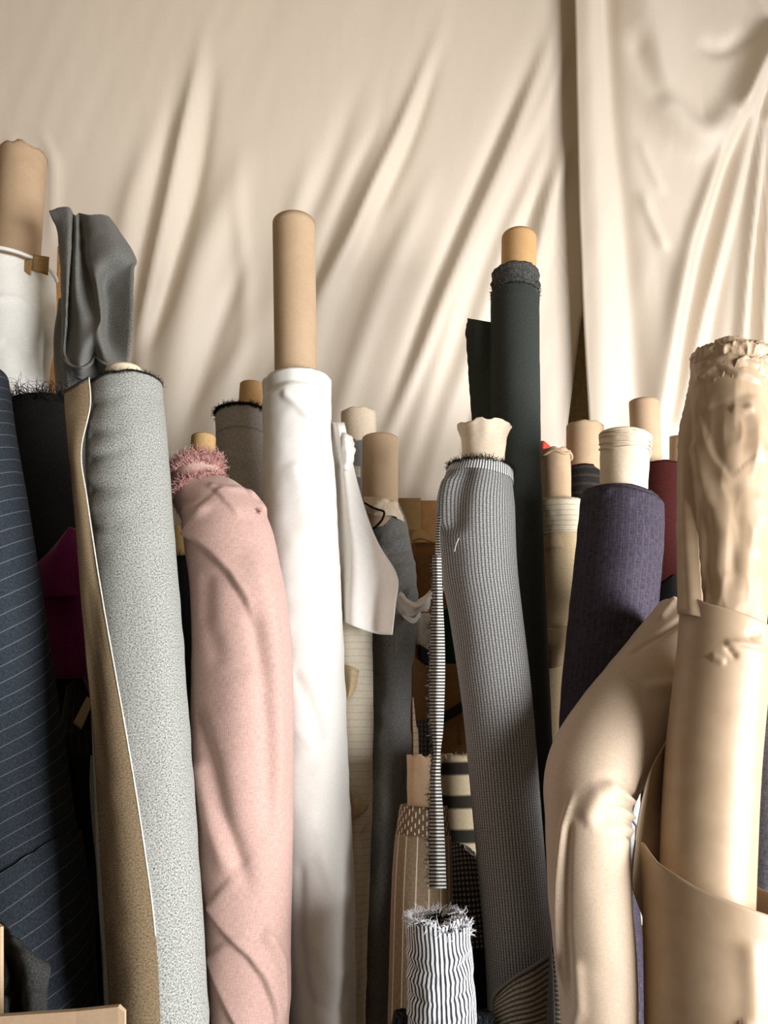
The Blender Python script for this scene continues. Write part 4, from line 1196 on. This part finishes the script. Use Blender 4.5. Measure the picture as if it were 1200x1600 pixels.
sheet('outer_edge', [
    [(1080, 584, 1.15), (1086, 586, 1.13), (1092, 588, 1.12)], [(1070, 632, 1.15), (1078, 634, 1.135), (1090, 634, 1.12)], [(1060, 684, 1.15), (1070, 686, 1.135), (1086, 686, 1.12)],
    [(1058, 760, 1.15), (1068, 760, 1.13), (1088, 760, 1.12)], [(1057, 850, 1.14), (1070, 850, 1.12), (1092, 850, 1.11)], [(1059, 960, 1.13), (1075, 960, 1.10), (1100, 965, 1.09)]], M_paper, t, sub=10, edge=0.0008)
def top_mid(T):
    return np.interp(T, np.radians([-180, -90, -45, 0, 50, 90, 150, 180]), [-0.03, 0.0, 0.020, 0.030, 0.037, 0.042, 0.02, -0.01])
cloth('middle_wrap', ax, 938, M_paper, t, radd=0.008, n=150, ds=0.004, span=(-175, 178), topfn=top_mid, rim=0.0, bottom=1700, noises=[(0.0008, 1.5, 6, 7)], thick=0.001, feats=[
    ('ridge', [(1130, 1020), (1150, 1014), (1184, 1012)], 5, 0.004), ('ridge', [(1132, 1022), (1138, 1030), (1146, 1036)], 4, -0.004), ('ridge', [(1110, 1040), (1122, 1044), (1130, 1046)], 4, 0.004), ('ridge', [(1160, 1002), (1182, 992)], 5, -0.004)])
axl = Axis([(1124, 1330, 1.13, 120), (1126, 1450, 1.13, 119), (1128, 1620, 1.13, 119)])
def top_low(T):
    return np.interp(T, np.radians([-180, -90, -70, -40, 0, 40, 90, 150, 180]), [-0.05, -0.004, 0.018, 0.036, 0.052, 0.066, 0.06, 0.035, 0.02])
cloth('lower_wrap', axl, 1330, M_paper, t, n=150, ds=0.005, span=(-95, 200), topfn=top_low, rim=0.0, noises=[(0.0012, 1.5, 6, 3)], thick=0.001, feats=[('ridge', [(1155, 1560), (1170, 1575), (1190, 1570)], 8, 0.005), ('ridge', [(1170, 1440), (1176, 1520), (1172, 1600)], 14, 0.004)])
sheet('inner_turn', [
    [(1046, 1150, 1.15), (1060, 1150, 1.18), (1080, 1150, 1.21)], [(1018, 1200, 1.14), (1040, 1200, 1.165), (1070, 1200, 1.20)], [(1003, 1250, 1.135), (1030, 1250, 1.165), (1062, 1250, 1.195)],
    [(993, 1305, 1.14), (1022, 1305, 1.16), (1060, 1305, 1.195)], [(988, 1350, 1.145), (1018, 1350, 1.165), (1060, 1350, 1.195)], [(989, 1388, 1.15), (1015, 1390, 1.17), (1060, 1390, 1.19)], [(1004, 1432, 1.155), (1022, 1440, 1.165), (1050, 1440, 1.185)]], M_paper, t, sub=9)

ax = Axis([(1232, 1012, 1.36, 58), (1230, 1200, 1.36, 58), (1218, 1400, 1.36, 56)])
t = roll('slate blue denim roll half hidden behind kraft paper', ax)
cloth('fabric', ax, 1010, M_denim, t, core=0.02, noises=[(0.002, 1.5, 14, 3), (0.001, 1.5, 40, 3)])
cloth('folded_top', ax, 962, M_canvaspale, t, radd=0.002, bottom=1014, core=0.02, noises=[(0.002, 2, 30, 5)])
ax = Axis([(1222, 880, 1.56, 44), (1224, 1000, 1.56, 44), (1230, 1400, 1.56, 44)])
t = roll('black roll at the right edge behind slate denim', ax)
cloth('fabric', ax, 890, M_black, t, core=0.01)
sheet('loose_end', [[(1180, 880, 1.46), (1196, 886, 1.45), (1215, 890, 1.46)], [(1180, 930, 1.46), (1198, 930, 1.45), (1215, 925, 1.46)], [(1180, 965, 1.46), (1190, 960, 1.45), (1200, 950, 1.46)]], M_canvaspale, t, sub=6, wob=0.002)

# ------------------------------------------------------------------ small pieces belong to the part they sit on
UNDER = {'frayed_edge': 'fabric', 'rim_cord': 'fabric', 'selvage_band': 'fabric', 'edge_cord': 'fabric', 'frayed_corner': 'fabric', 'loose_thread': 'fabric',
         'torn_rim': 'core_tube', 'core_seam': 'core_tube', 'peeling_layer': 'core_tube', 'crumpled_collar': 'core_tube', 'selvage_line': 'turned_edge', 'rim_stitching': 'turned_edge',
         'selvage_fringe': 'hanging_selvage', 'selvage_link': 'hanging_selvage', 'corner_hem': 'turned_corner', 'hem': 'loose_end', 'dark_hem': 'fabric', 'label_sheet': 'upright_flap', 'printed_bar': 'front_panel',
         'torn_layer': 'inner_roll'}
for o in list(SC.objects):
    nm = o.name.split('.')[0]
    if o.parent is not None and o.parent.parent is None and nm in UNDER:
        for c in o.parent.children:
            if c.name.split('.')[0] == UNDER[nm]:
                o.parent = c
                break
for o in SC.objects:
    if o.name.split('.')[0] == 'core_tube':
        o['label'] = 'bare cardboard core'
